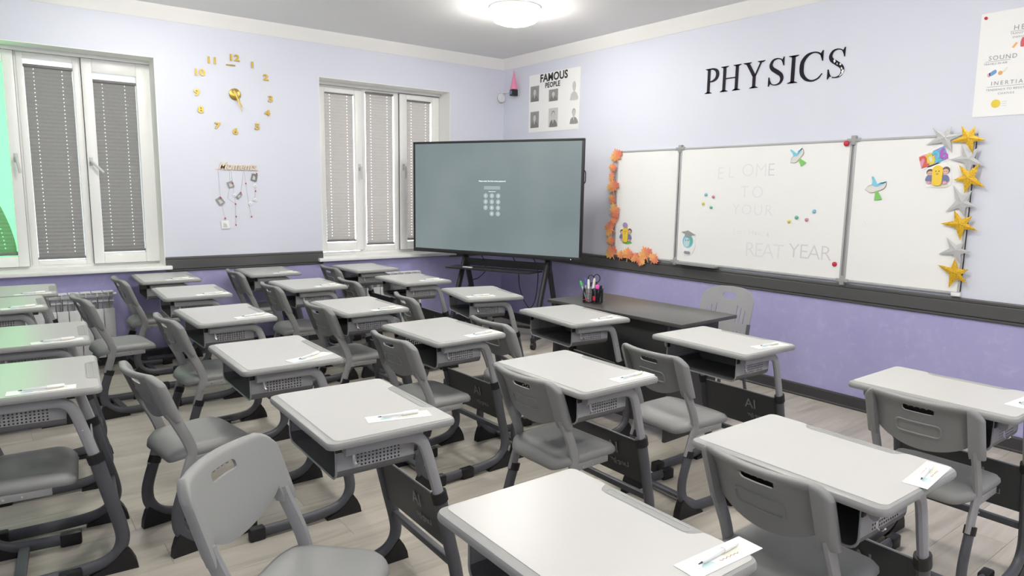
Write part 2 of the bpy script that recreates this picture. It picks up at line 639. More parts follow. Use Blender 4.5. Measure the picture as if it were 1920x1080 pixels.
def handle(parent, y, z, swing=0.0):
    mb = MB().box(-0.222, -0.214, y - 0.014, y + 0.014, z - 0.035, z + 0.035, 0.004)
    mb.tube([(-0.218, y, z), (-0.180, y, z)], 0.009, bn=(0, 0, 1))
    cs_, sn_ = math.cos(R(swing)), math.sin(R(swing))
    mb.tube(spline([(-0.182, y - 0.008 * sn_, z + 0.008 * cs_), (-0.178, y + 0.03 * sn_, z - 0.03 * cs_), (-0.172, y + 0.12 * sn_, z - 0.12 * cs_)], 4), 0.008, 0.011, bn=(0, cs_, sn_))
    return part('handle', mb, 'handle_grey', parent)


def blind(label, y0, y1, z0, z1, cuts, group, right_edge=None, pl=0.030):
    """pleated blind hanging just inside the glass, with two columns of cord holes"""
    t = thing('pleated_blind', label, 'blind', (-0.256, (y0 + y1) / 2, z0), 0, group)
    yc = (y0 + y1) / 2
    H = z1 - z0
    n = max(4, int(H / pl))
    mb = MB()
    cols = [y0]
    for c in cuts:
        cols += [c - 0.0032, c + 0.0032]
    cols.append(y1)
    rows = []
    for i in range(n * 4 + 1):
        f = i / (n * 4)
        # pleats bunch up towards the bottom
        z = H * (f ** 1.0)
        ph = (i % 4) / 4
        tri = abs(((ph + 0.0) % 1.0) * 2 - 1)
        amp = 0.0032 + 0.0075 * max(0, 1 - z / 0.5)
        rows.append((z, amp * tri))
    nc = len(cols)
    vs, fs = [], []
    for z, d in rows:
        for y in cols:
            yy = y
            if right_edge:
                yy = y0 + (y - y0) * max(0.02, (right_edge(z + z0) - y0) / (y1 - y0))
            vs.append((d, yy - yc, z + 0.018))
    for i in range(len(rows) - 1):
        for j in range(nc - 1):
            if j in (1, 3) and i % 4 == 1 and 4 < i:
                continue
            fs.append((i * nc + j, i * nc + j + 1, (i + 1) * nc + j + 1, (i + 1) * nc + j))
    mb.add(vs, fs)
    part('pleated_fabric', mb, 'blind_cloth', t, smooth=0)
    part('bottom_rail', MB().box(-0.008, 0.018, y0 - yc - 0.006, y1 - yc + 0.006, 0.0, 0.018, 0.003), 'blind_rail', t)
    if not right_edge:
        part('head_rail', MB().box(-0.008, 0.018, y0 - yc - 0.004, y1 - yc + 0.004, H + 0.012, H + 0.034, 0.003), 'blind_rail', t)
    return t


def window(idx, W, sashes, bars):
    """sashes: (kind, outer y0,y1,z0,z1, glass y0,y1,z0,z1, pane material)"""
    w = thing('window_%d' % idx, None, None, (0, 0, 0), 0, None, 'structure')
    y0, y1, z0, z1 = W
    mb = MB()
    ring_frame(mb, y0 + 0.002, y1 - 0.002, z0 + 0.012, z1 - 0.034, 0.03, 0.03, 0.03, 0.03, -0.31, -0.252)
    mb.box(-0.31, -0.20, y0 + 0.002, y1 - 0.002, z1 - 0.035, z1, 0)
    for a in bars:
        mb.box(-0.31, -0.252, a - 0.02, a + 0.02, z0 + 0.04, z1 - 0.06, 0.004)
    part('frame', mb, 'pvc_white', w)
    part('reveal', MB().box(-0.25, -0.0005, y1 - 0.006, y1 + 0.001, z0 + 0.012, z1).box(-0.25, -0.0005, y0 - 0.001, y0 + 0.006, z0 + 0.012, z1).box(-0.25, -0.0005, y0, y1, z1 - 0.006, z1 + 0.001), 'plaster_white', w, smooth=0)
    for kind, so, g, pm in sashes:
        s = part('sash', ring_frame(MB(), so[0], so[1], so[2], so[3], g[0] - so[0], so[1] - g[1], g[2] - so[2], so[3] - g[3], -0.30, -0.222 if kind == 'open' else -0.246), 'pvc_white', w)
        if kind == 'open':
            ga = MB()
            ring_frame(ga, so[0] - 0.003, so[1] + 0.003, so[2] - 0.003, so[3] + 0.003, 0.006, 0.006, 0.006, 0.006, -0.29, -0.236)
            part('gasket', ga, 'gasket', s)
        part('pane', MB().box(-0.278, -0.272, g[0] - 0.004, g[1] + 0.004, g[2] - 0.004, g[3] + 0.004), pm, s, smooth=0)
    return w


win1 = window(1, W1, [
    ('open', (-5.080, -4.580, 0.834, 2.522), (-5.00, -4.652, 0.918, 2.432), 'pane_green'),
    ('fixed', (-4.563, -4.145, 0.834, 2.522), (-4.518, -4.188, 0.872, 2.476), 'pane_shaded'),
    ('open', (-4.130, -3.630, 0.834, 2.522), (-4.055, -3.735, 0.920, 2.415), 'pane_shaded')], [-4.572, -4.138])
handle(win1, -4.612, 1.70, 8)
handle(win1, -4.105, 1.69, 42)
win2 = window(2, W2, [
    ('open', (-2.190, -1.664, 0.858, 2.500), (-2.067, -1.741, 0.940, 2.455), 'pane_glass'),
    ('fixed', (-1.655, -1.240, 0.842, 2.520), (-1.620, -1.282, 0.896, 2.496), 'pane_glass'),
    ('open', (-1.224, -0.735, 0.842, 2.515), (-1.139, -0.820, 0.930, 2.462), 'pane_glass')], [-1.660, -1.232])
handle(win2, -1.700, 1.72)
handle(win2, -1.185, 1.74)
for w, a, bq in ((win1, -5.16, -3.582), (win2, -2.262, -0.672)):
    mb = MB().box(-0.26, 0.0, max(a, (W1 if w is win1 else W2)[0]) + 0.001, min(bq, (W1 if w is win1 else W2)[1]) - 0.001, 0.783, 0.813)
    mb.box(-0.001, 0.062, a, bq, 0.781, 0.814, 0.006)
    part('sill', mb, 'pvc_white', w)
GB = 'pleated window blinds'
blind('grey pleated blind in the middle sash of the larger window at left', -4.514, -4.193, 0.885, 2.400, (-4.452, -4.262), GB)
blind('grey pleated blind in the openable sash of the larger window, right beside the clock wall', -4.051, -3.741, 0.930, 2.330, (-3.985, -3.82), GB)
blind('crooked grey blind before green glass at the left edge of the photo', -4.99, -4.645, 0.926, 1.60, (-4.93, -4.72), GB,
      right_edge=lambda z: -4.645 - 0.10 * max(0, (z - 0.95) / 0.4) ** 1.6 - 0.012 * (z > 0.94))
blind('grey pleated blind in the sash of the smaller window nearest the clock', -2.056, -1.752, 0.952, 2.435, (-2.00, -1.815), GB)
blind('grey pleated blind in the middle sash of the smaller window', -1.608, -1.298, 0.905, 2.470, (-1.55, -1.36), GB)
blind('grey pleated blind of the smaller window, partly behind the big display', -1.126, -0.835, 0.942, 2.435, (-1.07, -0.89), GB)


# ------------------------------------------------------------------ ceiling lamps
lamp_names = ['round white ceiling lamp glowing near the room corner, above the display',
              'round ceiling lamp above the whiteboard', 'round ceiling lamp at the far end of the whiteboard wall',
              'round ceiling lamp by the clock wall', 'round ceiling lamp above the middle of the rows', 'round ceiling lamp above the photographer']
for (lx, ly), lb in zip(LAMP_SPOTS, lamp_names):
    t = thing('ceiling_lamp', lb, 'lamp', (lx, ly, ZC), 0, 'round ceiling lamps')
    part('mount', MB().lathe([(0.205, 0.0), (0.21, -0.004), (0.21, -0.022), (0.203, -0.026)], n=40), 'lamp_base', t)
    part('diffuser', MB().lathe([(0.190, -0.022), (0.200, -0.045), (0.195, -0.080), (0.172, -0.110), (0.12, -0.130), (0.05, -0.138), (0.002, -0.139)], n=40), 'lamp_diffuser', t)


# ------------------------------------------------------------------ radiators
def radiator(label, ya, n, first_x=0.055):
    t = thing('radiator', label, 'radiator', (0.0, ya, 0.0), 0, 'white radiators under the windows')
    mb = MB()
    w = 0.037
    mb.box(0.135, 0.141, -w, w, 0.095, 0.50, 0.002)                  # front plate
    mb.box(0.050, 0.136, -0.003, 0.003, 0.10, 0.60)                  # web
    mb.box(0.050, 0.056, -w, w, 0.10, 0.60)                          # rear plate
    mb.tube([(0.095, -0.040, 0.610), (0.095, 0.040, 0.610)], 0.021, bn=(0, 0, 1), n=8)
    mb.tube([(0.095, -0.040, 0.130), (0.095, 0.040, 0.130)], 0.021, bn=(0, 0, 1), n=8)
    mb.box(0.075, 0.135, -w, w, 0.628, 0.642, 0.003)                 # top plate
    mb.box(0.075, 0.090, -w, w, 0.55, 0.57, 0)
    mb.box(0.128, 0.136, -0.004, 0.004, 0.50, 0.632)                 # centre fin of the grille
    mb.box(0.128, 0.136, -w, w, 0.560, 0.566)
    me = mb.mesh('section', 30)
    for i in range(n):
        link('section', me, 'radiator_white', t, (0, -i * 0.080, 0))
    part('end_plug', MB().tube([(0.095, 0.038, 0.610), (0.095, 0.060, 0.610)], 0.014, bn=(0, 0, 1)), 'white_plastic', t)
    part('bracket', MB().box(0.003, 0.06, -0.3, -0.28, 0.56, 0.60).box(0.003, 0.06, -0.3, -0.28, 0.14, 0.16), 'white_plastic', t)
    return t


radiator('white ribbed radiator under the larger window, behind the leftmost desks', -4.085, 13)
radiator('white ribbed radiator under the smaller window, mostly behind desks', -1.215, 10)


# ------------------------------------------------------------------ student desks
DW, DD, DH = 0.585, 0.4424, 0.76
HX = 0.237


def offset_ring(x0, x1, y0, y1, r, d, z, k=5):
    return [(x, y, z) for x, y in rrect(x0 + d, x1 - d, y0 + d, y1 - d, max(0.004, r - d), k)]


def perforated(mb, fn, a0, a1, b0, b1, pa0, pa1, pb0, pb1, na, nb, hole):
    """flat sheet a x b with a na x nb field of octagonal holes"""
    def q(a, b, c, d):
        mb.add([fn(a, c), fn(b, c), fn(b, d), fn(a, d)], [(0, 1, 2, 3)])
    q(a0, a1, b0, pb0)
    q(a0, a1, pb1, b1)
    q(a0, pa0, pb0, pb1)
    q(pa1, a1, pb0, pb1)
    da, db = (pa1 - pa0) / na, (pb1 - pb0) / nb
    for i in range(na):
        for j in range(nb):
            ca, cb_ = pa0 + da * (i + 0.5), pb0 + db * (j + 0.5)
            o = []
            for kk in range(8):
                an = R(22.5 + 45 * kk)
                o.append(fn(ca + hole * math.cos(an), cb_ + hole * math.sin(an)))
            ha, hb = da / 2, db / 2
            c4 = [fn(ca + ha, cb_ + hb), fn(ca - ha, cb_ + hb), fn(ca - ha, cb_ - hb), fn(ca + ha, cb_ - hb)]
            mb.add(o + c4, [(0, 8, 1), (1, 8, 9, 2), (2, 9, 3), (3, 9, 10, 4), (4, 10, 5), (5, 10, 11, 6), (6, 11, 7), (7, 11, 8, 0)])


def make_desk():
    t = thing('student_desk', 'x', 'desk', group='single student desks')
    hx, hy = DW / 2, DD / 2
    # edge band: a rounded rim all round
    prof = [(0.012, -0.026), (0.003, -0.0245), (0.0, -0.018), (0.0005, -0.010), (0.004, -0.004), (0.011, -0.001)]
    rr = [offset_ring(-hx, hx, -hy, hy, 0.030, d, DH + z) for d, z in prof]
    part('edge_band', MB().rings(rr), 'desk_edge', t)
    # white worktop with a notch for the pen tray along the front edge
    o = rrect(-hx + 0.011, hx - 0.011, -hy + 0.027, hy - 0.010, 0.020, 5)
    i1 = max(range(len(o)), key=lambda k_: (round(o[k_][1], 4), o[k_][0]))
    notch = [(0.165, hy - 0.010), (0.153, hy - 0.014), (0.143, hy - 0.036), (0.134, hy - 0.046), (0.118, hy - 0.050),
             (-0.118, hy - 0.050), (-0.134, hy - 0.046), (-0.143, hy - 0.036), (-0.153, hy - 0.014), (-0.165, hy - 0.010)]
    o = o[:i1 + 1] + notch + o[i1 + 1:]
    part('worktop', MB().prism(o, lambda u, v, w: (u, v, w), DH - 0.004, DH), 'desk_white', t)
    # tray
    tr = [(0.150, hy - 0.011), (0.140, hy - 0.036), (0.132, hy - 0.043), (0.118, hy - 0.047),
          (-0.118, hy - 0.047), (-0.132, hy - 0.043), (-0.140, hy - 0.036), (-0.150, hy - 0.011)]
    mb = MB().prism(tr, lambda u, v, w: (u, v, w), DH - 0.006, DH - 0.0012)
    lip = [(u, v, DH - 0.001) for u, v in rrect(-0.128, 0.128, hy - 0.043, hy - 0.020, 0.010, 3)]
    mb.tube(lip, 0.0016, bn=(0, 0, 1), n=6, closed=True)
    part('pen_tray', mb, 'tray_grey', t)
    # book box: U-shaped sheet, rear sheet, perforated cheeks
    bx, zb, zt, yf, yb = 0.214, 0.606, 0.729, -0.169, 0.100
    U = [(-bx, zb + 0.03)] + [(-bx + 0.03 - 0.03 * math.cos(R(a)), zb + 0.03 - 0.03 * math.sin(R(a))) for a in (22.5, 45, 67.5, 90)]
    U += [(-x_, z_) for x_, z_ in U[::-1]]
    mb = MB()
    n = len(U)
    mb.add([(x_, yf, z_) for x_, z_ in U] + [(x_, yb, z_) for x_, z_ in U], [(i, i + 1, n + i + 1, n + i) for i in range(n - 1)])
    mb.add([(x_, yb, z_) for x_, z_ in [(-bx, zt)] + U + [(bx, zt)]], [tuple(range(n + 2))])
    part('book_box', mb, 'box_inner_shade', t)
    lipU = [(-bx, yf, zt)] + [(x_, yf, z_) for x_, z_ in U] + [(bx, yf, zt)]
    part('box_lip', MB().tube(lipU, 0.0035, bn=(0, 1, 0), n=6), 'paint_lip', t)
    for s in (-1, 1):
        mb = MB()
        perforated(mb, lambda a, b_: (s * bx, a, b_), yf, yb, zb + 0.03, zt, -0.104, 0.050, 0.637, 0.696, 12, 5, 0.0033)
        part('side_panel', mb, 'paint_grey', t, smooth=0)
        part('end_cap', MB().box(s * bx - 0.006, s * bx + 0.006, yf - 0.003, yf + 0.018, zt - 0.032, zt - 0.002, 0.002), 'rubber', t)
        # upper leg: arm below the top, bend, inclined post
        pth = spline([(s * HX, -0.150, 0.709), (s * HX, -0.06, 0.709), (s * HX, 0.055, 0.709), (s * HX, 0.100, 0.698), (s * HX, 0.128, 0.662),
                      (s * HX, 0.160, 0.555), (s * HX, 0.186, 0.462)], 4)
        leg = part('upper_leg', MB().tube(pth, 0.020, 0.015, n=10), 'paint_grey', t)
        part('screw', MB().box(s * (HX + 0.0145) - 0.003, s * (HX + 0.0145) + 0.003, 0.146, 0.153, 0.588, 0.595, 0.002), 'screw_steel', leg)
        part('collar', MB().tube([(s * HX, 0.1785, 0.491), (s * HX, 0.188, 0.455)], 0.029, 0.023, n=12), 'rubber', t)
        # lower leg sweeping back into a floor runner
        pth = spline([(s * HX, 0.184, 0.470), (s * HX, 0.203, 0.385), (s * HX, 0.226, 0.285), (s * HX, 0.248, 0.190), (s * HX, 0.254, 0.128),
                      (s * HX, 0.235, 0.078), (s * HX, 0.190, 0.047), (s * HX, 0.110, 0.034), (s * HX, 0.0, 0.030), (s * HX, -0.175, 0.029)], 5)
        low = part('lower_leg', MB().tube(pth, 0.025, 0.018, n=12), 'paint_dark', t)
        hl = [(0.302, 0.0), (0.296, 0.032), (0.282, 0.064), (0.264, 0.092), (0.248, 0.080), (0.225, 0.055), (0.19, 0.030), (0.14, 0.012), (0.135, 0.0)]
        part('rubber_heel', MB().prism(hl, lambda u, v, w: (s * HX + w, u, v), -0.0195, 0.0195), 'rubber', low)
        part('foot_cap', MB().box(s * HX - 0.022, s * HX + 0.022, -0.205, -0.140, 0.0, 0.056, 0.007), 'rubber', low)
    # modesty panel with its printed emblem (read from the back, so mirrored)
    mp_ = part('modesty_panel', MB().prism([(0.176, 0.467), (0.182, 0.468), (0.222, 0.275), (0.216, 0.274)], lambda u, v, w: (w, u, v), -HX + 0.012, HX - 0.012), 'panel_dark', t, smooth=0)
    part('panel_rim', MB().tube([(-HX + 0.012, 0.180, 0.468), (HX - 0.012, 0.180, 0.468)], 0.004, bn=(0, 0, 1), n=6), 'paint_grey', t)
    sl = math.atan2(0.04, -0.193)
    pm = Matrix.Translation((0.0, 0.1985, 0.355)) @ Matrix.Rotation(R(90) - math.atan2(0.04, 0.193) * -1, 4, 'X')
    for s_, u, v, sz, mir in (('AI', 0.035, 0.024, 0.075, False), ('Lang-Jyr', 0.158, -0.026, 0.034, True)):
        me = text_mesh(s_, sz, 0.0003, name='printed_emblem')
        mm = Matrix.Diagonal((-1, 1, 1, 1)) if mir else Matrix.Identity(4)
        me.transform(pm @ Matrix.Translation((u, v, 0.0045)) @ mm)
        link('printed_emblem', me, 'print_grey', mp_)
    part('foot_bar', MB().box(-HX, HX, 0.232, 0.256, 0.195, 0.222, 0.004), 'paint_dark', t)
    for s in (-1, 1):
        part('bolt', MB().box(s * (HX - 0.019) - 0.003, s * (HX - 0.019) + 0.003, 0.214, 0.222, 0.296, 0.304, 0.002), 'screw_steel', t)
    # bag hook on the right cheek
    hk = [(bx + 0.018, -0.118, 0.722), (bx + 0.018, -0.118, 0.690), (bx + 0.018, -0.116, 0.664), (bx + 0.022, -0.110, 0.655), (bx + 0.030, -0.108, 0.655), (bx + 0.036, -0.108, 0.662)]
    part('bag_hook', MB().tube(hk, 0.0022, 0.005, bn=(0, 1, 0), n=8), 'screw_steel', t)
    return t


DESKS = {  # x, y, angle in degrees, label
    'I': (5.477, -1.854, 0.2, 'student desk at the right edge of the photo, front row by the whiteboard wall'),
    'G': (4.414, -1.833, -0.8, 'student desk in front of the teacher desk and grey teacher chair, front row'),
    'K': (3.439, -1.983, -5.1, 'student desk hiding the left half of the black teacher desk, front row'),
    'L': (2.405, -1.959, -12.7, 'twisted student desk directly below the big display, front row'),
    'M': (1.453, -2.004, -0.9, 'front-row student desk just left of the display stand, before the smaller radiator'),
    'N': (0.473, -1.981, 1.1, 'front-row student desk under the sill of the smaller window, farthest from camera'),
    'H': (5.532, -2.924, -0.3, 'student desk with a big chair back pushed against it at lower right, second row'),
    'E1': (4.427, -2.882, 0.2, 'student desk in the centre of the photo, second row, fifth from the window wall'),
    'E2': (3.406, -2.903, 1.7, 'second-row student desk, fourth from the window wall'),
    'E3': (2.447, -2.948, 0.0, 'second-row student desk, third from the window wall'),
    'E4': (1.320, -2.863, -0.1, 'second-row student desk, second from the window wall'),
    'E5': (0.330, -2.861, -1.6, 'second-row student desk against the window wall, below the dark rail'),
    'F1': (5.482, -3.798, -0.2, 'nearest student desk, its large top cut by the bottom edge of the photo'),
    'D1': (4.381, -3.835, -1.0, 'student desk in the left foreground with an empty turned chair before it, third row'),
    'D2': (3.424, -3.813, -0.2, 'third-row student desk, fourth from the window wall'),
    'D3': (2.311, -3.740, 1.2, 'third-row student desk, third from the window wall, with dark perforated side'),
    'D4': (1.287, -3.701, -1.8, 'third-row student desk, second from the window wall'),
    'D5': (0.352, -3.695, -1.3, 'third-row student desk against the window wall, beside the larger window sill'),
    'P1': (3.336, -4.713, -4.2, 'big student desk at the left edge of the photo, nearest one of the last row'),
    'P2': (2.434, -4.660, -3.5, 'last-row student desk at the left edge, just behind the big one'),
    'P3': (1.279, -4.782, 0.0, 'last-row student desk at the left edge, second from the window wall'),
    'P4': (0.665, -4.682, -2.7, 'last-row student desk at the left edge, nearest the larger window'),
}
proto_desk = make_desk()
for n_, (kx, (x, y, a, lb)) in enumerate(DESKS.items()):
    o = proto_desk if n_ == 0 else copy_tree(proto_desk)
    o.location = (x, y, 0)
    o.rotation_euler = (0, 0, R(a))
    o['label'] = lb


# ------------------------------------------------------------------ student chairs
def make_chair():
    t = thing('school_chair', 'x', 'chair', group='grey plastic school chairs')

    def yb(z):          # lean of the backrest
        return -0.158 + (0.745 - z) * 0.37

    # backrest: one closed shell, smooth in front, with a rolled rim and tube sleeves behind, and a grip slot
    HW, DEEP = 0.201, 0.052

    def z_top(x):
        return 0.752 - 0.046 * max(0.0, (abs(x) - 0.150) / 0.051) ** 2.4

    def z_bot(x):
        return 0.598 - 0.058 * max(0.0, 1 - (x / 0.158) ** 2) ** 0.8 if abs(x) < 0.158 else 0.553

    def mid(x, z):
        return yb(z) + 0.021 - DEEP * (1 - (x / HW) ** 2)

    def edge(d, r):
        return 0.0 if d >= r else r - math.sqrt(max(0.0, r * r - (r - d) ** 2))

    def depth(x, z):
        d = min(z_top(x) - z, HW - abs(x))
        k_ = min(1.0, max(0.0, (d - 0.020) / 0.022))
        T = 0.031 - 0.023 * k_ * k_ * (3 - 2 * k_)
        if abs(x) > 0.157:
            T = 0.037
        return T

    half = [0.0, 0.018, 0.034, 0.046, 0.054, 0.070, 0.095, 0.120, 0.140, 0.1555, 0.1585, 0.166, 0.176, 0.186, 0.193, 0.198, 0.201]
    xs = [-x for x in half[:0:-1]] + half
    zr = [0.752, 0.7505, 0.746, 0.740, 0.733, 0.726, 0.719, 0.693, 0.680, 0.660, 0.635]
    NR = len(zr) + 4
    fr_v, rr_v = [], []
    for i in range(NR):
        for x in xs:
            zt_, zb_ = z_top(x), z_bot(x)
            if i < len(zr):
                z = zt_ - (0.752 - zr[i]) * (1 if abs(x) <= 0.15 else (zt_ - 0.635) / 0.117)
            else:
                z = 0.635 + (zb_ - 0.635) * (i - len(zr) + 1) / 4.0
            if i in (6, 7) and abs(abs(x) - 0.054) < 1e-6:
                z += -0.006 if i == 6 else 0.006
            d = min(zt_ - z, HW - abs(x), (z - zb_) + 0.002)
            T = depth(x, z)
            e_ = edge(d, 0.011)
            e2 = edge(d, min(0.014, T * 0.5))
            y0_ = mid(x, z)
            fr_v.append((x, y0_ - min(e_, T * 0.5), z))
            rr_v.append((x, y0_ - T + min(e2, T * 0.5), z))
    NC = len(xs)
    off_ = NR * NC
    fs_ = []
    hol = lambda i, j: i == 6 and abs(xs[j] + xs[j + 1]) / 2 < 0.053
    inside = lambda i, j: 0 <= i < NR - 1 and 0 <= j < NC - 1 and not hol(i, j)
    for i in range(NR - 1):
        for j in range(NC - 1):
            if hol(i, j):
                continue
            a, b_, c, d = i * NC + j, i * NC + j + 1, (i + 1) * NC + j + 1, (i + 1) * NC + j
            fs_.append((a, b_, c, d))
            fs_.append((off_ + d, off_ + c, off_ + b_, off_ + a))
            for (p, q), nb in (((a, b_), (i - 1, j)), ((b_, c), (i, j + 1)), ((c, d), (i + 1, j)), ((d, a), (i, j - 1))):
                if not inside(*nb):
                    fs_.append((q, p, off_ + p, off_ + q))
    mb = MB().add(fr_v + rr_v, fs_)
    for sx_ in (-0.030, -0.010, 0.010, 0.030):      # finger bumps along the grip
        mb.lathe([(0.0005, -0.0065), (0.0055, -0.003), (0.0062, 0.0), (0.0055, 0.003), (0.0005, 0.0065)], (sx_, mid(sx_, 0.719) - 0.005, 0.7185), 8)
    part('backrest', mb, 'chair_plastic', t, smooth=55)
    # raised frame on the rear face
    fr = [(u, mid(u, v) - depth(u, v) - 0.0006, v) for u, v in dens(rrect(-0.080, 0.072, 0.604, 0.652, 0.014, 3))]
    part('raised_frame', MB().tube(fr, 0.0042, bn=(0, 1, 0.3), n=6, closed=True), 'chair_plastic', t)
    # seat: dished plate, rounded rear edge, soft front
    def ring(d, z):
        out = []
        for x_, y_ in rrect(-0.188 + d, 0.188 - d, -0.115 + d, 0.232 - d, 0.070 - d * 0.5, 6):
            dz = -0.030 * max(0, (-0.03 - y_) / 0.085) ** 2 - 0.018 * max(0, (y_ - 0.15) / 0.08) ** 2
            k_ = 1 - 0.10 * max(0, (0.0 - y_) / 0.115)
            out.append((x_ * k_, y_, z + dz))
        return out
    mb = MB().rings([ring(0.03, 0.384), ring(0.006, 0.388), ring(0.0, 0.400), ring(0.002, 0.414), ring(0.012, 0.424), ring(0.035, 0.428), ring(0.075, 0.424), ring(0.11, 0.421)])
    part('seat', mb, 'chair_plastic', t, smooth=50)
    sx = 0.173
    for s in (-1, 1):
        X = s * sx
        pth = spline([(X, -0.108, 0.590), (X, -0.096, 0.560), (X, -0.060, 0.485), (X, -0.040, 0.430), (X, -0.035, 0.400), (X, -0.044, 0.370), (X, -0.064, 0.310), (X, -0.072, 0.285), (X, -0.0785, 0.264)], 4)
        fr_ = part('upper_frame', MB().tube(pth, 0.0225, 0.0135, n=10), 'paint_lip', t)
        part('screw', MB().box(X + s * 0.012, X + s * 0.017, -0.050, -0.044, 0.340, 0.346, 0.001), 'screw_steel', fr_)
        part('collar', MB().tube([(X, -0.061, 0.318), (X, -0.071, 0.288)], 0.028, 0.020, n=12), 'rubber', t)
        pth = spline([(X, -0.068, 0.297), (X, -0.092, 0.225), (X, -0.104, 0.170), (X, -0.100, 0.115), (X, -0.074, 0.070), (X, -0.030, 0.043), (X, 0.03, 0.033), (X, 0.19, 0.030)], 5)
        low = part('lower_frame', MB().tube(pth, 0.025, 0.016, n=12), 'paint_dark', t)
        hl = [(-0.134, 0), (-0.130, 0.035), (-0.118, 0.072), (-0.104, 0.095), (-0.085, 0.075), (-0.050, 0.045), (-0.010, 0.022), (0.035, 0.010), (0.038, 0.0)]
        part('rubber_heel', MB().prism(hl, lambda u, v, w: (X + w, u, v), -0.0175, 0.0175), 'rubber', low)
        part('foot_cap', MB().box(X - 0.020, X + 0.020, 0.145, 0.222, 0.0, 0.056, 0.008), 'rubber', low)
        br = part('seat_bracket', MB().box(X - 0.010, X + 0.010, -0.05, 0.150, 0.360, 0.388, 0.003), 'paint_lip', t)
        for yy in (0.0, 0.055):
            part('screw', MB().box(X + s * 0.008, X + s * 0.0125, yy, yy + 0.008, 0.370, 0.378, 0.001), 'screw_steel', br)
    part('cross_bar', MB().box(-sx, sx, 0.005, 0.043, 0.022, 0.040, 0.004), 'paint_dark', t)
    part('seat_beam', MB().box(-sx, sx, 0.03, 0.06, 0.362, 0.386, 0.003), 'paint_dark', t)
    return t


CHAIRS = {
    'D1': (4.820, -4.240, -47.0, 'empty grey chair turned askew in the left foreground, seat towards the camera'),
    'D2': (3.42, -4.205, 9.0, 'grey chair standing well back between the left-edge desk and the foreground chair'),
    'D3': (2.35, -3.90, 5.0, 'third-row grey chair, tucked at the third desk from the window wall'),
    'D4': (1.37, -4.22, 6.0, 'third-row grey chair pulled far out, in front of the larger radiator'),
    'D5': (0.43, -3.875, 2.7, 'third-row grey chair nearest the larger window, under the end of its sill'),
    'E1': (4.41, -2.972, 1.5, 'grey chair in the centre foreground, pushed to the second-row desk'),
    'E2': (3.48, -3.09, 2.5, 'second-row grey chair at the fourth desk from the window wall'),
    'E3': (2.40, -3.045, 1.5, 'second-row grey chair at the third desk from the window wall'),
    'E4': (1.351, -3.0, 1.0, 'second-row grey chair at the second desk from the window wall'),
    'E5': (0.36, -2.99, 1.1, 'second-row grey chair nearest the window wall, below the dark rail'),
    'H': (5.505, -3.008, -1.0, 'largest grey chair back, at lower right against a desk in the second row'),
    'I': (5.487, -1.975, 1.3, 'grey chair at the right edge, pushed to the front-row desk by the violet wall'),
    'G': (4.43, -2.225, -2.0, 'grey chair facing the front-row desk before the teacher desk'),
    'K': (3.41, -2.43, 0.0, 'front-row grey chair peeking out behind a centre desk, below the display stand wheel'),
    'L': (2.376, -2.40, -9.0, 'front-row grey chair at the twisted desk below the display'),
    'M': (1.39, -2.39, -0.7, 'front-row grey chair at the desk beside the display stand'),
    'N': (0.444, -2.16, 1.0, 'front-row grey chair farthest from camera, under the smaller window'),
    'P1': (3.41, -4.825, -5.0, 'grey chair tucked under the big desk at the left edge'),
}
RAISE = {'D1': 0.028, 'D2': -0.012, 'D4': 0.01, 'P1': -0.02}
proto_chair = make_chair()
for n_, (kx, (x, y, a, lb)) in enumerate(CHAIRS.items()):
    o = proto_chair if n_ == 0 else copy_tree(proto_chair)
    o.location = (x, y, 0)
    o.rotation_euler = (0, 0, R(a))
    o['label'] = lb
    # seat height is adjustable: the upper half slides up in the lower frame
    dz = 0.03 + RAISE.get(kx, 0.0)
    for ch_ in o.children:
        if ch_.name.split('.')[0] in ('backrest', 'raised_frame', 'seat', 'upper_frame', 'seat_bracket', 'seat_beam'):
            ch_.location.z = dz

# ------------------------------------------------------------------ cards with pens lying on the desks
def make_card():
    t = thing('pen_card', 'x', 'card', group='white cards under pens on the desks')
    part('card_sheet', MB().box(-0.105, 0.105, -0.030, 0.030, 0, 0.0012), 'card_white', t, smooth=0)
    fl = lambda u, v, w: (u, v, w)
    for nm, pts, mt in (('olive_patch', circle(0.045, 0.004, 0.036, 14, 0.021), 'olive_print'), ('teal_patch', circle(-0.045, -0.012, 0.020, 12, 0.012), 'teal_print'),
                        ('grey_patch', circle(-0.05, 0.012, 0.016, 12, 0.009), 'ink_faint'), ('red_scribble', None, 'red_print'), ('brown_scribble', None, 'brown_line')):
        mb = MB()
        if pts:
            mb.prism(pts, fl, 0.0012, 0.0014)
        elif nm == 'red_scribble':
            mb.strip([(-0.016 + 0.006 * i, 0.013 + 0.003 * (-1) ** i) for i in range(8)], 0.0018, fl, 0.0014, 0.0016)
        else:
            mb.strip([(-0.012 + 0.006 * i, -0.012 + 0.002 * (-1) ** i) for i in range(11)], 0.0022, fl, 0.0014, 0.0016)
        part(nm, mb, mt, t, smooth=0)
    return t


def make_pen():
    t = thing('marker_pen', 'x', 'pen', group='slim white pens on the cards')
    part('barrel', MB().tube([(-0.058, 0, 0.0068), (-0.050, 0, 0.0068), (0.018, 0, 0.0068)], [0.0022, 0.0048, 0.0052], bn=(0, 1, 0)), 'pen_clear', t)
    part('cap', MB().tube([(0.016, 0, 0.0068), (0.066, 0, 0.0068), (0.070, 0, 0.0068)], [0.0066, 0.0064, 0.004], bn=(0, 1, 0)), 'white_plastic', t)
    part('tip', MB().tube([(-0.070, 0, 0.0068), (-0.058, 0, 0.0068)], [0.0008, 0.0022], bn=(0, 1, 0)), 'ink_black', t)
    return t


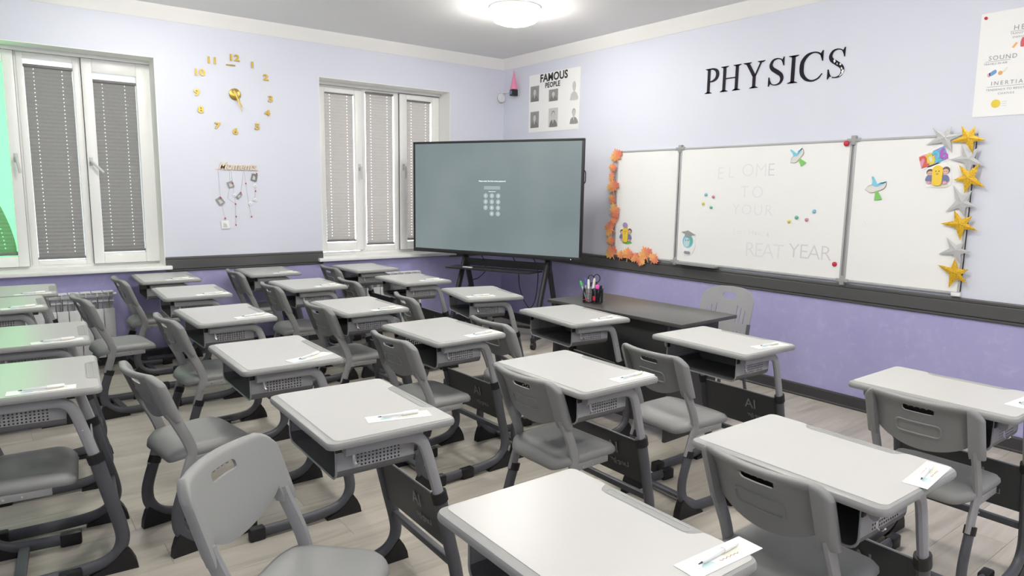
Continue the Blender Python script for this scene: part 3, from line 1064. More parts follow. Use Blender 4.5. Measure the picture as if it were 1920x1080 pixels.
CARDS = {'D1': (.179, .062, 76), 'D2': (.204, .090, 108), 'D3': (.200, .105, 98), 'D4': (.235, .095, 91), 'D5': (.233, .066, 95), 'E1': (.232, .112, 90), 'E2': (.236, .098, 94),
         'E3': (.250, .075, 95), 'E4': (.204, .084, 96), 'E5': (.245, .085, 92), 'F1': (.236, .150, 88), 'H': (.258, .093, 96), 'I': (.24, .05, 86), 'G': (.230, .071, 80),
         'K': (.235, .064, 91), 'L': (.192, -.080, 74), 'M': (.194, .075, 81), 'P1': (.236, .034, 85), 'P2': (.236, .085, 92), 'P3': (.23, .09, 98), 'P4': (.24, .08, 94)}
WHERE = {'D1': 'the left foreground desk', 'D2': 'the fourth desk of the third row', 'D3': 'the third-row desk with dark perforated side', 'D4': 'the second desk of the third row',
         'D5': 'the third-row desk against the window wall', 'E1': 'the desk in the centre of the photo', 'E2': 'the fourth desk of the second row', 'E3': 'the third desk of the second row',
         'E4': 'the second desk of the second row', 'E5': 'the second-row desk against the window wall', 'F1': 'the nearest desk at the bottom edge', 'H': 'the lower right desk of the second row',
         'I': 'the desk at the right edge', 'G': 'the desk before the teacher chair', 'K': 'the desk hiding the teacher desk', 'L': 'the twisted desk below the display',
         'M': 'the desk left of the display stand', 'P1': 'the big desk at the left edge', 'P2': 'the second desk up the left edge', 'P3': 'the third desk up the left edge',
         'P4': 'the left-edge desk nearest the larger window'}
pc, pp = make_card(), make_pen()
for n_, (kx, (cx, cy, a)) in enumerate(CARDS.items()):
    x, y, da, _ = DESKS[kx]
    ca, sa = math.cos(R(da)), math.sin(R(da))
    px, py = x + ca * cx - sa * cy, y + sa * cx + ca * cy
    o = pc if n_ == 0 else copy_tree(pc)
    o.location = (px, py, DH + 0.0004)
    o.rotation_euler = (0, 0, R(a))
    o['label'] = 'white printed card lying on ' + WHERE[kx]
    p = pp if n_ == 0 else copy_tree(pp)
    p.location = (px - 0.002, py, DH + 0.0020)
    p.rotation_euler = (0, 0, R(a + (14 if kx in ('D2',) else 5)))
    p['label'] = 'slim white pen on the card on ' + WHERE[kx]

# ------------------------------------------------------------------ interactive display on a wheeled stand
TVA = R(24.4)
tv = thing('interactive_display', 'big black-framed touch display with a grey lock screen, across the room corner', 'display', (0.970, -0.817, 0.0), TVA)
# local: x right along the panel, -y to the class
hw, z0, z1 = 0.960, 0.857, 1.990
mb = MB().box(-hw, hw, -0.03, -0.004, z0, z1, 0.006).box(-hw + 0.09, hw - 0.09, -0.005, 0.060, z0 + 0.05, z1 - 0.08, 0.006)
part('housing', mb, 'black_metal', tv)
mb = MB()
mb.box(-hw, hw, -0.040, -0.028, z1 - 0.022, z1, 0.002).box(-hw, hw, -0.040, -0.028, z0, z0 + 0.038, 0.002)
mb.box(-hw, -hw + 0.022, -0.040, -0.028, z0 + 0.038, z1 - 0.022, 0.002).box(hw - 0.022, hw, -0.040, -0.028, z0 + 0.038, z1 - 0.022, 0.002)
bz = part('bezel', mb, 'black_metal', tv)
part('status_light', MB().box(hw - 0.105, hw - 0.099, -0.042, -0.039, z0 + 0.014, z0 + 0.020), mat('led_blue', (0.1, 0.1, 0.2), 0.3, emit=((0.5, 0.7, 1.0), 1.2)), bz)
scr = part('screen', MB().box(-hw + 0.022, hw - 0.022, -0.034, -0.030, z0 + 0.038, z1 - 0.022), 'screen', tv, smooth=0)
fs = lambda u, v, w: (u, -0.034 - w, v)
ucx = -0.008
me = text_mesh('Please enter the lock screen password', 0.0195, 0.0002, ax='CENTER', name='screen_message', offset=0.0004)
me.transform(Matrix.Translation((ucx, -0.0345, 1.589)) @ M_RW)
link('screen_message', me, 'screen_text', scr)
part('entry_field', MB().prism(rrect(ucx - 0.092, ucx + 0.092, 1.513, 1.547, 0.004, 2), fs, 0.0002, 0.0006), 'screen_field', scr, smooth=0)
me = text_mesh('Forgot password', 0.0115, 0.0002, ax='CENTER', name='screen_message', offset=0.0003)
me.transform(Matrix.Translation((ucx, -0.0345, 1.490)) @ M_RW)
link('screen_message', me, 'screen_text', scr)
key_me = MB().prism(circle(0, 0, 0.0245, 18), fs, 0.0002, 0.0006).mesh('screen_key', 0)
digs = ['1', '2', '3', '4', '5', '6', '7', '8', '9', None, '0', '<']
for i, d in enumerate(digs):
    if d is None:
        continue
    kx, kz = ucx - 0.071 + 0.071 * (i % 3), 1.452 - 0.0585 * (i // 3)
    ko = link('screen_key', key_me, 'screen_key', scr, (kx, 0, kz))
    me = text_mesh(d, 0.026, 0.0002, ax='CENTER', name='screen_digit')
    me.transform(Matrix.Translation((kx, -0.0348, kz - 0.009)) @ M_RW)
    link('screen_digit', me, 'screen_text', scr)
part('side_handle', MB().tube(spline([(hw - 0.004, -0.016, 1.700), (hw + 0.010, -0.016, 1.685), (hw + 0.012, -0.016, 1.64), (hw + 0.010, -0.016, 1.595), (hw - 0.004, -0.016, 1.580)], 4), 0.0055, bn=(0, 1, 0), n=8), 'black_metal', tv)
# stand
st_ = thing('display_stand', 'black wheeled A-frame stand under the big display', 'stand', (0.970, -0.817, 0.0), TVA)
LX = (-0.395, 0.560)
for lx in LX:
    up = part('upright', MB().box(lx - 0.03, lx + 0.03, 0.085, 0.125, 0.72, 1.70, 0.004), 'black_metal', st_)
    part('mount_arm', MB().box(lx - 0.02, lx + 0.02, 0.058, 0.090, 1.00, 1.75, 0.003), 'black_metal', up)
    f = part('front_leg', MB().tube([(lx, 0.09, 0.815), (lx, -0.06, 0.45), (lx, -0.19, 0.085)], 0.032, 0.026, bn=(1, 0, 0), n=10), 'black_metal', st_)
    bk = part('rear_leg', MB().tube([(lx, 0.11, 0.80), (lx, 0.24, 0.45), (lx, 0.37, 0.085)], 0.032, 0.026, bn=(1, 0, 0), n=10), 'black_metal', st_)
    part('side_rail', MB().box(lx - 0.022, lx + 0.022, -0.22, 0.40, 0.085, 0.115, 0.004), 'black_metal', st_)
    for yy, pr in ((-0.195, f), (0.375, bk)):
        part('caster_fork', MB().box(lx - 0.019, lx + 0.019, yy - 0.022, yy + 0.022, 0.062, 0.090, 0.003), 'black_metal', pr)
        part('caster_wheel', MB().tube([(lx - 0.016, yy, 0.036), (lx + 0.016, yy, 0.036)], 0.036, bn=(0, 0, 1), n=18), 'rubber', pr)
part('cross_beam', MB().box(LX[0], LX[1], 0.075, 0.110, 0.735, 0.810, 0.004), 'black_metal', st_)
part('lower_beam', MB().box(LX[0], LX[1], 0.29, 0.32, 0.088, 0.112, 0.004), 'black_metal', st_)
mb = MB().prism([(-0.500, 0.09), (0.505, 0.09), (0.475, -0.145), (0.45, -0.16), (-0.46, -0.16), (-0.485, -0.145)], lambda u, v, w: (u, v, w), 0.716, 0.728)
part('tray', mb, 'black_metal', st_)
ca, sa = math.cos(TVA), math.sin(TVA)


def tvw(u, v, z):
    return (0.970 + ca * u - sa * v, -0.817 + sa * u + ca * v, z)


pn = thing('remote_control', 'small pale strip lying on the tray of the display stand', 'remote', tvw(-0.25, -0.09, 0.728), TVA)
part('remote_body', MB().box(-0.055, 0.055, -0.012, 0.012, 0, 0.010, 0.003), 'white_plastic', pn)
part('remote_buttons', MB().box(-0.035, 0.035, -0.006, 0.006, 0.0095, 0.0115), 'ink_grey', pn)
cb1 = part('power_cable', MB().tube(spline([tvw(0.20, 0.03, 0.86), tvw(0.21, 0.135, 0.72), tvw(0.22, 0.15, 0.55), tvw(0.28, 0.15, 0.40), tvw(0.345, 0.15, 0.335), tvw(0.40, 0.15, 0.42), tvw(0.43, 0.14, 0.60), tvw(0.43, 0.13, 0.74), tvw(0.42, 0.05, 0.86)], 6), 0.0045, bn=(0.2, 0.5, 0.8), n=6), 'rubber')
tag(cb1, 'black cable hanging in a loop below the right of the display', 'cable')
cb2 = part('signal_cable', MB().tube(spline([tvw(-0.16, 0.03, 0.86), tvw(-0.17, 0.14, 0.70), tvw(-0.27, 0.17, 0.60), tvw(-0.37, 0.17, 0.55), tvw(-0.43, 0.17, 0.40), tvw(-0.45, 0.17, 0.10), tvw(-0.45, 0.18, 0.006)], 6), 0.0045, bn=(0.2, 0.5, 0.8), n=6), 'rubber')
tag(cb2, 'black cable sagging towards the left leg of the display stand', 'cable')

# ------------------------------------------------------------------ teacher desk and chair
TD = thing('teacher_desk', 'long black teacher desk in front of the violet wall', 'desk', (3.432, -1.402, 0), R(2.5))
part('desktop', MB().box(-0.575, 0.575, -0.285, 0.285, 0.728, 0.750, 0.002), 'teacher_top', TD)
part('front_panel', MB().box(-0.52, 0.465, -0.215, -0.197, 0.06, 0.728), 'teacher_panel', TD)
for s, xx in ((-1, -0.52), (1, 0.465)):
    part('side_panel', MB().box(xx - 0.010, xx + 0.010, -0.262, 0.24, 0.0, 0.728, 0.001), 'teacher_panel', TD)

TC = thing('teacher_chair', 'light grey plastic chair with an oval grip hole behind the teacher desk', 'chair', (3.73, -0.98, 0), R(186))
# local +y = facing direction (towards the class)
bm = bmesh.new()
nx, nz = 16, 18


def tb(xx, v):
    z = 0.40 + v * 0.475
    half = 0.200 - 0.015 * (1 - v)
    zz = z
    yy = -0.20 + (0.86 - z) * 0.24 - 0.03 * (1 - (xx) ** 2)
    return (xx * half, yy, zz)


outl = []
for a in range(0, 181, 15):
    c_, s_ = math.cos(R(a)), math.sin(R(a))
    outl.append((math.copysign(abs(c_) ** 0.72, c_), 0.74 + 0.26 * abs(s_) ** 0.8))
outl += [(-1, 0.5), (-0.98, 0.2), (-0.94, 0.0), (0.94, 0.0), (0.98, 0.2), (1, 0.5)]
hole = [(0.27 * math.cos(R(a)), 0.865 + 0.055 * math.sin(R(a))) for a in range(0, 360, 30)]
slots = []
for s in (-1, 1):
    for k_ in range(3):
        u0 = s * (0.40 + 0.16 * k_)
        for j_ in range(1):
            slots.append([(u0 - 0.028, 0.50), (u0 + 0.028, 0.50), (u0 + 0.028, 0.74 - 0.03 * k_), (u0 - 0.028, 0.74 - 0.03 * k_)])
        slots.append([(u0 - 0.028, 0.20), (u0 + 0.028, 0.20), (u0 + 0.028, 0.38), (u0 - 0.028, 0.38)])
edges = []
for loop in [outl, hole] + slots:
    vs = [bm.verts.new((u, v, 0)) for u, v in loop]
    for i in range(len(vs)):
        edges.append(bm.edges.new((vs[i], vs[(i + 1) % len(vs)])))
bmesh.ops.triangle_fill(bm, use_beauty=True, use_dissolve=False, edges=edges)
for f in list(bm.faces):
    c_ = f.calc_center_median()
    for lp in [hole] + slots:
        x0_, x1_ = min(p[0] for p in lp), max(p[0] for p in lp)
        y0_, y1_ = min(p[1] for p in lp), max(p[1] for p in lp)
        if x0_ < c_.x < x1_ and y0_ < c_.y < y1_ and all(any(abs(v.co.x - p[0]) < 1e-5 and abs(v.co.y - p[1]) < 1e-5 for p in lp) for v in f.verts):
            bm.faces.remove(f)
            break
for v in bm.verts:
    v.co = tb(v.co.x, v.co.y)
bmesh.ops.recalc_face_normals(bm, faces=bm.faces[:])
r_ = bmesh.ops.extrude_face_region(bm, geom=bm.faces[:])
for v in [e for e in r_['geom'] if isinstance(e, bmesh.types.BMVert)]:
    v.co.y += 0.008
bmesh.ops.recalc_face_normals(bm, faces=bm.faces[:])
me = bpy.data.meshes.new('backrest')
bm.to_mesh(me)
bm.free()
link('backrest', me, 'teacher_plastic', TC)
mb = MB().rings([[(x_, y_, z_ - 0.02 * max(0, (y_ - 0.16) / 0.08) ** 2) for x_, y_ in rrect(-0.20 + d, 0.20 - d, -0.12 + d, 0.25 - d, 0.06, 5)] for d, z_ in ((0.02, 0.424), (0.0, 0.432), (0.0, 0.444), (0.012, 0.452), (0.06, 0.448))])
part('seat', mb, 'teacher_plastic', TC, smooth=50)
for s in (-1, 1):
    part('back_post', MB().tube(spline([(s * 0.185, -0.145, 0.64), (s * 0.188, -0.115, 0.50), (s * 0.188, -0.09, 0.43)], 4), 0.012), 'paint_dark', TC)
    part('front_leg', MB().tube([(s * 0.170, 0.17, 0.43), (s * 0.195, 0.215, 0.0)], 0.011), 'paint_dark', TC)
    part('rear_leg', MB().tube([(s * 0.180, -0.08, 0.43), (s * 0.200, -0.20, 0.0)], 0.011), 'paint_dark', TC)
    part('seat_rail', MB().tube([(s * 0.172, 0.18, 0.418), (s * 0.182, -0.10, 0.418)], 0.010, bn=(0, 0, 1)), 'paint_dark', TC)

# desk organiser and what stands in it
OX, OY, OZ = 3.155, -1.545, 0.7503
og = thing('pen_organiser', 'black mesh pen organiser on the teacher desk', 'organiser', (OX, OY, OZ), R(30))


def mesh_cup(x0, x1, y0, y1, h):
    mb = MB()
    mb.prism(rrect(x0, x1, y0, y1, 0.012, 3), lambda u, v, w: (u, v, w), 0.0, 0.003)
    o_ = rrect(x0, x1, y0, y1, 0.012, 3)
    for z in [0.004 + i * (h - 0.006) / 9 for i in range(10)]:
        mb.tube([(u, v, z) for u, v in o_], 0.0011 if z < h - 0.004 else 0.0022, bn=(0, 0, 1), n=4, closed=True)
    per = o_ + o_[:1]
    for (u, v), (u2, v2) in zip(per[:-1], per[1:]):
        l = math.hypot(u2 - u, v2 - v)
        k_ = max(1, int(l / 0.006))
        for i in range(k_):
            a = i / k_
            mb.tube([(u + (u2 - u) * a, v + (v2 - v) * a, 0.002), (u + (u2 - u) * a, v + (v2 - v) * a, h)], 0.0010, n=4, caps=False)
    return mb


part('tall_cup', mesh_cup(-0.062, 0.0, -0.035, 0.035, 0.098), 'mesh_black', og)
part('wide_cup', mesh_cup(0.003, 0.066, -0.035, 0.035, 0.098), 'mesh_black', og)
part('front_tray', MB().box(-0.055, -0.005, -0.039, -0.036, 0.02, 0.024).box(0.012, 0.030, -0.040, -0.037, 0.02, 0.05), 'red', og)


def og_pt(u, v, z):
    ca_, sa_ = math.cos(R(30)), math.sin(R(30))
    return Vector((OX + ca_ * u - sa_ * v, OY + sa_ * u + ca_ * v, OZ + z))


def stick(name, label, cat, a, b_, r, body, top, topname='cap', toplen=0.28, rtop=None):
    p0, p1 = og_pt(*a), og_pt(*b_)
    t = thing(name, label, cat, tuple(p0))
    d = p1 - p0
    q = d * (1 - toplen)
    part('barrel', MB().tube([(0, 0, 0), tuple(q)], r, bn=(1, 0.2, 0)), body, t)
    rt = rtop or r * 1.15
    part(topname, MB().tube([tuple(q), tuple(q.lerp(d, 0.5)), tuple(d)], [rt * 0.8, rt, rt * 0.6], bn=(1, 0.2, 0)), top, t)
    return t


stick('pen', 'pen with a round green head in the black organiser', 'pen', (-0.04, 0.0, 0.005), (-0.092, 0.0, 0.145), 0.004, 'white_plastic', 'pen_green', 'head', 0.26, 0.011)
stick('pen', 'blue-capped pen standing in the black organiser', 'pen', (-0.04, 0.01, 0.005), (-0.062, 0.01, 0.165), 0.004, 'white_plastic', 'pen_blue', 'cap', 0.3, 0.008)
stick('marker', 'left one of the white markers standing in the black organiser', 'marker', (-0.025, -0.01, 0.005), (-0.030, -0.012, 0.160), 0.0085, 'white_plastic', 'white_plastic')
stick('marker', 'cream-topped marker behind the white one in the black organiser', 'marker', (-0.012, 0.015, 0.005), (0.004, 0.02, 0.168), 0.0085, 'white_plastic', 'olive_print')
stick('highlighter', 'bright pink highlighter leaning out of the black organiser', 'marker', (0.03, -0.01, 0.005), (0.036, -0.02, 0.128), 0.009, 'black_gloss', 'pen_pink', 'cap', 0.22, 0.014)
stick('marker', 'tall black marker at the right of the black organiser', 'marker', (0.035, 0.018, 0.005), (0.052, 0.020, 0.120), 0.009, 'black_gloss', 'black_gloss')
for u, ln, lb in ((-0.022, 0.165, 'scissors with black loop handle beside the white markers in the organiser'), (0.018, 0.172, 'scissors with the tallest black loop handle in the organiser')):
    p0 = og_pt(u, 0.025, 0.006)
    sc = thing('scissors', lb, 'scissors', tuple(p0), R(30))
    part('blade', MB().prism([(-0.004, 0.0), (0.004, 0.0), (0.007, 0.11), (-0.007, 0.11)], lambda a, b_, w: (a, w, b_), -0.0015, 0.0015), 'screw_steel', sc)
    part('loop_handle', MB().tube([(0.022 * math.cos(R(a)), 0, ln - 0.012 + 0.028 * math.sin(R(a))) for a in range(0, 360, 24)], 0.0033, bn=(0, 1, 0), n=6, closed=True).tube([(0, 0, 0.10), (0, 0, ln - 0.038)], 0.005), 'rubber', sc)

# ------------------------------------------------------------------ whiteboard
WB = thing('whiteboard', 'white three-panel magnetic board with grey metal frame on the whiteboard wall', 'whiteboard', (3.35, 0, 0.905))


def wloc(u, v, w=0.0):
    return (u - 3.35, -w, v - 0.905)


for x0, x1, nm in ((1.862, 2.602, 'left_wing'), (2.612, 4.096, 'middle_panel'), (4.112, 4.846, 'right_wing')):
    part(nm, MB().prism([(x0, 0.908), (x1, 0.908), (x1, 1.888), (x0, 1.888)], lambda u, v, w: wloc(u, v, w), 0.002, 0.021), 'board_white', WB, smooth=0)
    mb = MB()
    for a, b_, c_, d_ in ((x0, x1, 0.905, 0.921), (x0, x1, 1.877, 1.893), (x0, x0 + 0.014, 0.921, 1.877), (x1 - 0.014, x1, 0.921, 1.877)):
        mb.box(a - 3.35, b_ - 3.35, -0.027, -0.001, c_ - 0.905, d_ - 0.905, 0.003)
    part('metal_frame', mb, 'aluminium', WB)
for xx in (2.607, 4.104):
    for zz in (0.912, 1.886):
        part('hinge_clip', MB().box(xx - 0.045 - 3.35, xx + 0.045 - 3.35, -0.032, -0.004, zz - 0.012 - 0.905, zz + 0.012 - 0.905, 0.003).box(xx - 0.016 - 3.35, xx + 0.016 - 3.35, -0.034, -0.004, zz - 0.032 - 0.905, zz + 0.032 - 0.905, 0.003), 'clip_grey', WB)
for xx in (2.607, 4.104):
    part('joint_strip', MB().box(xx - 0.008 - 3.35, xx + 0.008 - 3.35, -0.018, -0.001, 0.0, 0.985), 'clip_grey', WB)
part('corner_cap', MB().box(4.80 - 3.35, 4.852 - 3.35, -0.031, -0.001, -0.012, 0.012, 0.003), 'white_plastic', WB)
part('pen_ledge', MB().box(2.66 - 3.35, 3.06 - 3.35, -0.075, -0.012, -0.012, 0.004, 0.003).box(2.66 - 3.35, 3.06 - 3.35, -0.077, -0.070, -0.010, 0.014, 0.002), 'clip_grey', WB)
WPL = (3.35, 0, 0.905)
for s_, u, v, sz, mt, sp in (('E', 2.995, 1.625, 0.145, 'ink_faint', 1.0), ('L', 3.10, 1.635, 0.13, 'ink_faint', 1.0), ('OM', 3.225, 1.645, 0.145, 'ink_faint', 1.0), ('E', 3.452, 1.648, 0.140, 'ink_faint_dark', 1.0),
                             ('TO', 3.225, 1.478, 0.135, 'ink_faint', 1.3), ('YOUR', 3.16, 1.345, 0.12, 'ink_faint', 1.2), ('Let\'s Have a', 3.182, 1.186, 0.066, 'ink_faint_dark', 1.0),
                             ('REAT', 3.298, 1.018, 0.165, 'ink_faint', 0.82), ('YEAR', 3.675, 1.040, 0.155, 'ink_faint_dark', 0.88)):
    wall_text(s_, u, v, sz, 'R', 0.0212, mt, WB, 'handwriting', 0.0002, offset=-0.0022, spacing=sp, ploc=WPL)
wall_text('^', 4.20, 1.27, 0.10, 'R', 0.0212, 'ink_faint', WB, 'handwriting', 0.0002, offset=-0.0022, ploc=WPL)

MZ = 0.0222
mag = [((4.060, 1.865), 0.019, 'red', 'red round magnet at the top of the frame between middle and right panel'), ((4.041, 1.021), 0.017, 'red', 'red round magnet at the lower right corner of the middle panel'),
       ((2.900, 1.498), 0.0125, 'magnet_blue', 'pale blue magnet in the left cluster of four'), ((2.975, 1.481), 0.0125, 'magnet_pink', 'pink magnet in the left cluster of four'),
       ((2.878, 1.422), 0.0125, 'magnet_yellow', 'yellow magnet in the left cluster of four'), ((2.958, 1.393), 0.0125, 'magnet_green', 'green magnet in the left cluster of four'),
       ((3.859, 1.391), 0.0135, 'magnet_blue', 'blue magnet above the word YEAR, highest of the right group'), ((3.725, 1.341), 0.0135, 'magnet_green', 'green magnet in the right group of four above YEAR'),
       ((3.806, 1.327), 0.0135, 'magnet_pink', 'pink magnet in the right group of four above YEAR'), ((3.668, 1.309), 0.0135, 'magnet_yellow', 'yellow magnet in the right group, lowest and leftmost')]
for (u, v), r, mt, lb in mag:
    o = part('magnet', MB().lathe([(r, 0), (r, 0.006), (r * 0.86, 0.010), (r * 0.4, 0.0125), (0.001, 0.013)], n=18, fn=lambda p: (p[0], -p[2], p[1])), mt, None, 50, (u, -MZ - (0.010 if v > 1.8 else 0), v))
    tag(o, lb, 'magnet', 'round magnets on the whiteboard')


# flat cut-outs fixed to the board: a base plus printed pieces on it
def cutout(name, label, cat, c, pieces, w0=MZ, group=None):
    t = thing(name, label, cat, (c[0], -w0, c[1]), 0, group)
    d = 0.0
    for nm, pts, mt in pieces:
        mb = MB().prism([(u - c[0], v - c[1]) for u, v in pts], lambda a, b_, w: (a, -w, b_), 0.0 if d == 0 else d - 0.0004, d + 0.0022)
        part(nm, mb, mt, t, smooth=0)
        d += 0.0008
    return t


def blob(pts):
    return [(p[0], p[1]) for p in spline([(a, b_, 0) for a, b_ in pts + pts[:1]], 4)[:-1]]


def hat(label, P):
    """P: maps unit coords to wall"""
    cone = [P(0.30, 0.62), (P(0.33, 0.80)), P(0.26, 0.98), P(0.34, 1.0), P(0.48, 0.80), P(0.56, 0.66), P(0.72, 0.76), P(0.98, 0.74), P(0.99, 0.80), P(0.86, 0.66), P(0.55, 0.56)]
    brim = blob([P(0.0, 0.45), P(0.12, 0.58), P(0.32, 0.63), P(0.52, 0.56), P(0.72, 0.68), P(0.97, 0.72), P(0.90, 0.52), P(0.55, 0.38), P(0.25, 0.33)])
    lo = blob([P(-0.02, 0.44), P(0.12, 0.60), P(0.32, 0.65), P(0.52, 0.58), P(0.72, 0.70), P(0.99, 0.74), P(0.92, 0.50), P(0.55, 0.36), P(0.25, 0.31)])
    green = [P(0.50, 0.39), P(0.62, 0.39), P(0.86, 0.05), P(0.48, 0.0)]
    return cutout('paper_hat', label, 'decoration', P(0.5, 0.4), [('outline', lo, 'brown_line'), ('brim', brim, 'hat_white'), ('cone', cone, 'sky_blue'), ('tassel', green, 'leaf_green')], group='paper hats on the whiteboard')


hat('blue and white paper hat with a green tail on the right whiteboard panel', lambda u, v: (4.212 + 0.136 * u, 1.477 + 0.162 * v))


def tilt(u, v):
    a, b_ = (u - 0.5) * 0.125, (v - 0.45) * 0.155
    th = R(28)
    return (3.700 + a * math.cos(th) - b_ * math.sin(th), 1.775 + a * math.sin(th) + b_ * math.cos(th))


hat('tilted blue and white paper hat with green tail on the middle whiteboard panel', tilt)


# year sign with two children and a pencil between them
def sign_children(name, label, cx, cz, s, hat_=False, extra=()):
    P = lambda u, v: (cx + u * s, cz + v * s)
    pcs = [('backing', blob([P(-0.42, -0.48), P(-0.5, 0.0), P(-0.36, 0.42), P(0, 0.5), P(0.36, 0.46), P(0.5, 0.0), P(0.44, -0.46)]), 'paper_white'),
           ('ground', circle(*P(0.1, -0.42), 0.36 * s, 14, 0.09 * s), 'leaf_green' if hat_ else 'olive_print')]
    for sg in (-1, 1):
        pcs += [('hair', circle(*P(sg * 0.30, 0.16 + 0.04 * sg), 0.135 * s, 14, 0.14 * s), 'hair_dark'), ('face', circle(*P(sg * 0.29, 0.11 + 0.04 * sg), 0.115 * s, 14, 0.10 * s), 'skin'), ('eye', circle(*P(sg * 0.29 - 0.04, 0.11 + 0.04 * sg), 0.016 * s, 8), 'hair_dark'), ('eye', circle(*P(sg * 0.29 + 0.04, 0.11 + 0.04 * sg), 0.016 * s, 8), 'hair_dark'),
                ('jacket', blob([P(sg * 0.18, 0.0), P(sg * 0.38, -0.01), P(sg * 0.44, -0.22), P(sg * 0.20, -0.24)]), 'navy'),
                ('shoe', circle(*P(sg * 0.30, -0.30), 0.09 * s, 12, 0.06 * s), 'pink_soft')]
    pcs.extend([('pencil_body', blob([P(-0.17, -0.36), P(0.0, -0.42), P(0.17, -0.36), P(0.19, 0.0), P(0.18, 0.28), P(0.0, 0.40), P(-0.18, 0.28), P(-0.19, 0.0)]), 'yellow'), ('eye', circle(*P(-0.06, 0.16), 0.022 * s, 8), 'hair_dark'), ('eye', circle(*P(0.06, 0.16), 0.022 * s, 8), 'hair_dark'), ('smile', [P(-0.05, 0.06), P(0.05, 0.06), P(0.0, 0.02)], 'brown_line')])
    if hat_:
        pcs.append(('pencil_hat', circle(*P(-0.02, 0.50), 0.17 * s, 14, 0.15 * s), 'purple_soft'))
    pcs += list(extra)
    return cutout(name, label, 'decoration', (cx, cz), pcs)


yp = lambda u, v: (4.618 + 0.152 * u - 0.030 * v, 1.752 + 0.090 * v + 0.062 * u)
ban = cutout('year_banner', 'rainbow 2026 paper banner at the top of the right whiteboard panel', 'decoration', (4.618, 1.752),
             [('backing', [yp(-0.52, -0.5), yp(0.52, -0.5), yp(0.54, 0.0), yp(0.48, 0.55), yp(-0.50, 0.5)], 'paper_white'),
              ('tint_left', [yp(-0.50, -0.42), yp(-0.20, -0.42), yp(-0.20, 0.42), yp(-0.48, 0.42)], 'pink_soft'), ('tint_middle', [yp(-0.20, -0.42), yp(0.06, -0.42), yp(0.06, 0.44), yp(-0.20, 0.42)], 'olive_print'),
              ('tint_right', [yp(0.06, -0.42), yp(0.50, -0.42), yp(0.48, 0.48), yp(0.06, 0.44)], 'banner_blue')])
for d, u, mt in (('2', -0.46, 'digit_red'), ('0', -0.23, 'digit_yellow'), ('2', 0.01, 'digit_cyan'), ('6', 0.24, 'digit_purple')):
    p = yp(u, -0.36)
    wall_text(d, p[0], p[1], 0.098, 'R', 0.0285, mt, ban, 'digit', 0.0006, rot=R(22), offset=0.0022, ploc=(4.618, -MZ, 1.752))
sign_children('children_cutout', 'paper cut-out of two children with a yellow pencil below the 2026 banner', 4.655, 1.643, 0.155)
sign_children('pencil_cutout', 'paper cut-out of a yellow pencil and children beside the maple leaves', 2.010, 1.112, 0.175, True)
cutout('globe_cutout', 'pale paper globe with a graduation cap at the lower left of the middle panel', 'decoration', (2.738, 1.080),
       [('backing', blob([(2.660, 1.09), (2.69, 1.18), (2.74, 1.195), (2.80, 1.17), (2.82, 1.08), (2.78, 0.985), (2.70, 0.985)]), 'card_white'),
        ('globe', circle(2.738, 1.098, 0.056, 20, 0.060), 'sky_blue'), ('land', blob([(2.76, 1.14), (2.785, 1.12), (2.785, 1.08), (2.765, 1.06), (2.752, 1.10)]), 'magnet_green'),
        ('face', circle(2.728, 1.085, 0.032, 14, 0.040), 'teal_print'),
        ('eye', circle(2.718, 1.104, 0.006, 8, 0.009), 'teal_line'), ('eye', circle(2.742, 1.106, 0.006, 8, 0.009), 'teal_line'), ('cap_side', [(2.705, 1.165), (2.772, 1.150), (2.768, 1.125), (2.710, 1.140)], 'clip_grey'),
        ('cap_board', [(2.667, 1.172), (2.738, 1.190), (2.822, 1.155), (2.760, 1.150)], 'clip_grey'),
        ('foot', circle(2.724, 1.000, 0.018, 10, 0.012), 'ink_grey'), ('foot', circle(2.752, 1.000, 0.018, 10, 0.012), 'ink_grey')])

# glitter stars down the right end of the board
STARS = [('silver', [(4.6, 1.939), (4.707, 1.939), (4.775, 1.887), (4.725, 1.779), (4.571, 1.832)], 'silver glitter star at the top left of the star column'),
         ('gold', [(4.764, 1.94), (4.841, 1.932), (4.904, 1.847), (4.841, 1.77), (4.71, 1.845)], 'topmost gold glitter star of the star column'),
         ('silver', [(4.773, 1.829), (4.867, 1.806), (4.912, 1.692), (4.83, 1.637), (4.716, 1.739)], 'silver glitter star under the topmost gold star'),
         ('gold', [(4.774, 1.704), (4.884, 1.711), (4.927, 1.567), (4.82, 1.528), (4.753, 1.612)], 'second gold glitter star from the top'),
         ('silver', [(4.752, 1.58), (4.857, 1.55), (4.891, 1.448), (4.831, 1.387), (4.723, 1.416)], 'silver glitter star between the second and third gold stars'),
         ('gold', [(4.774, 1.428), (4.875, 1.395), (4.913, 1.309), (4.823, 1.243), (4.705, 1.342)], 'third gold glitter star from the top'),
         ('silver', [(4.745, 1.256), (4.846, 1.236), (4.889, 1.177), (4.843, 1.086), (4.709, 1.15)], 'lowest silver glitter star, above the bottom gold star'),
         ('gold', [(4.806, 1.131), (4.888, 1.068), (4.888, 0.981), (4.788, 0.942), (4.713, 1.081)], 'bottom gold glitter star by the corner of the board')]
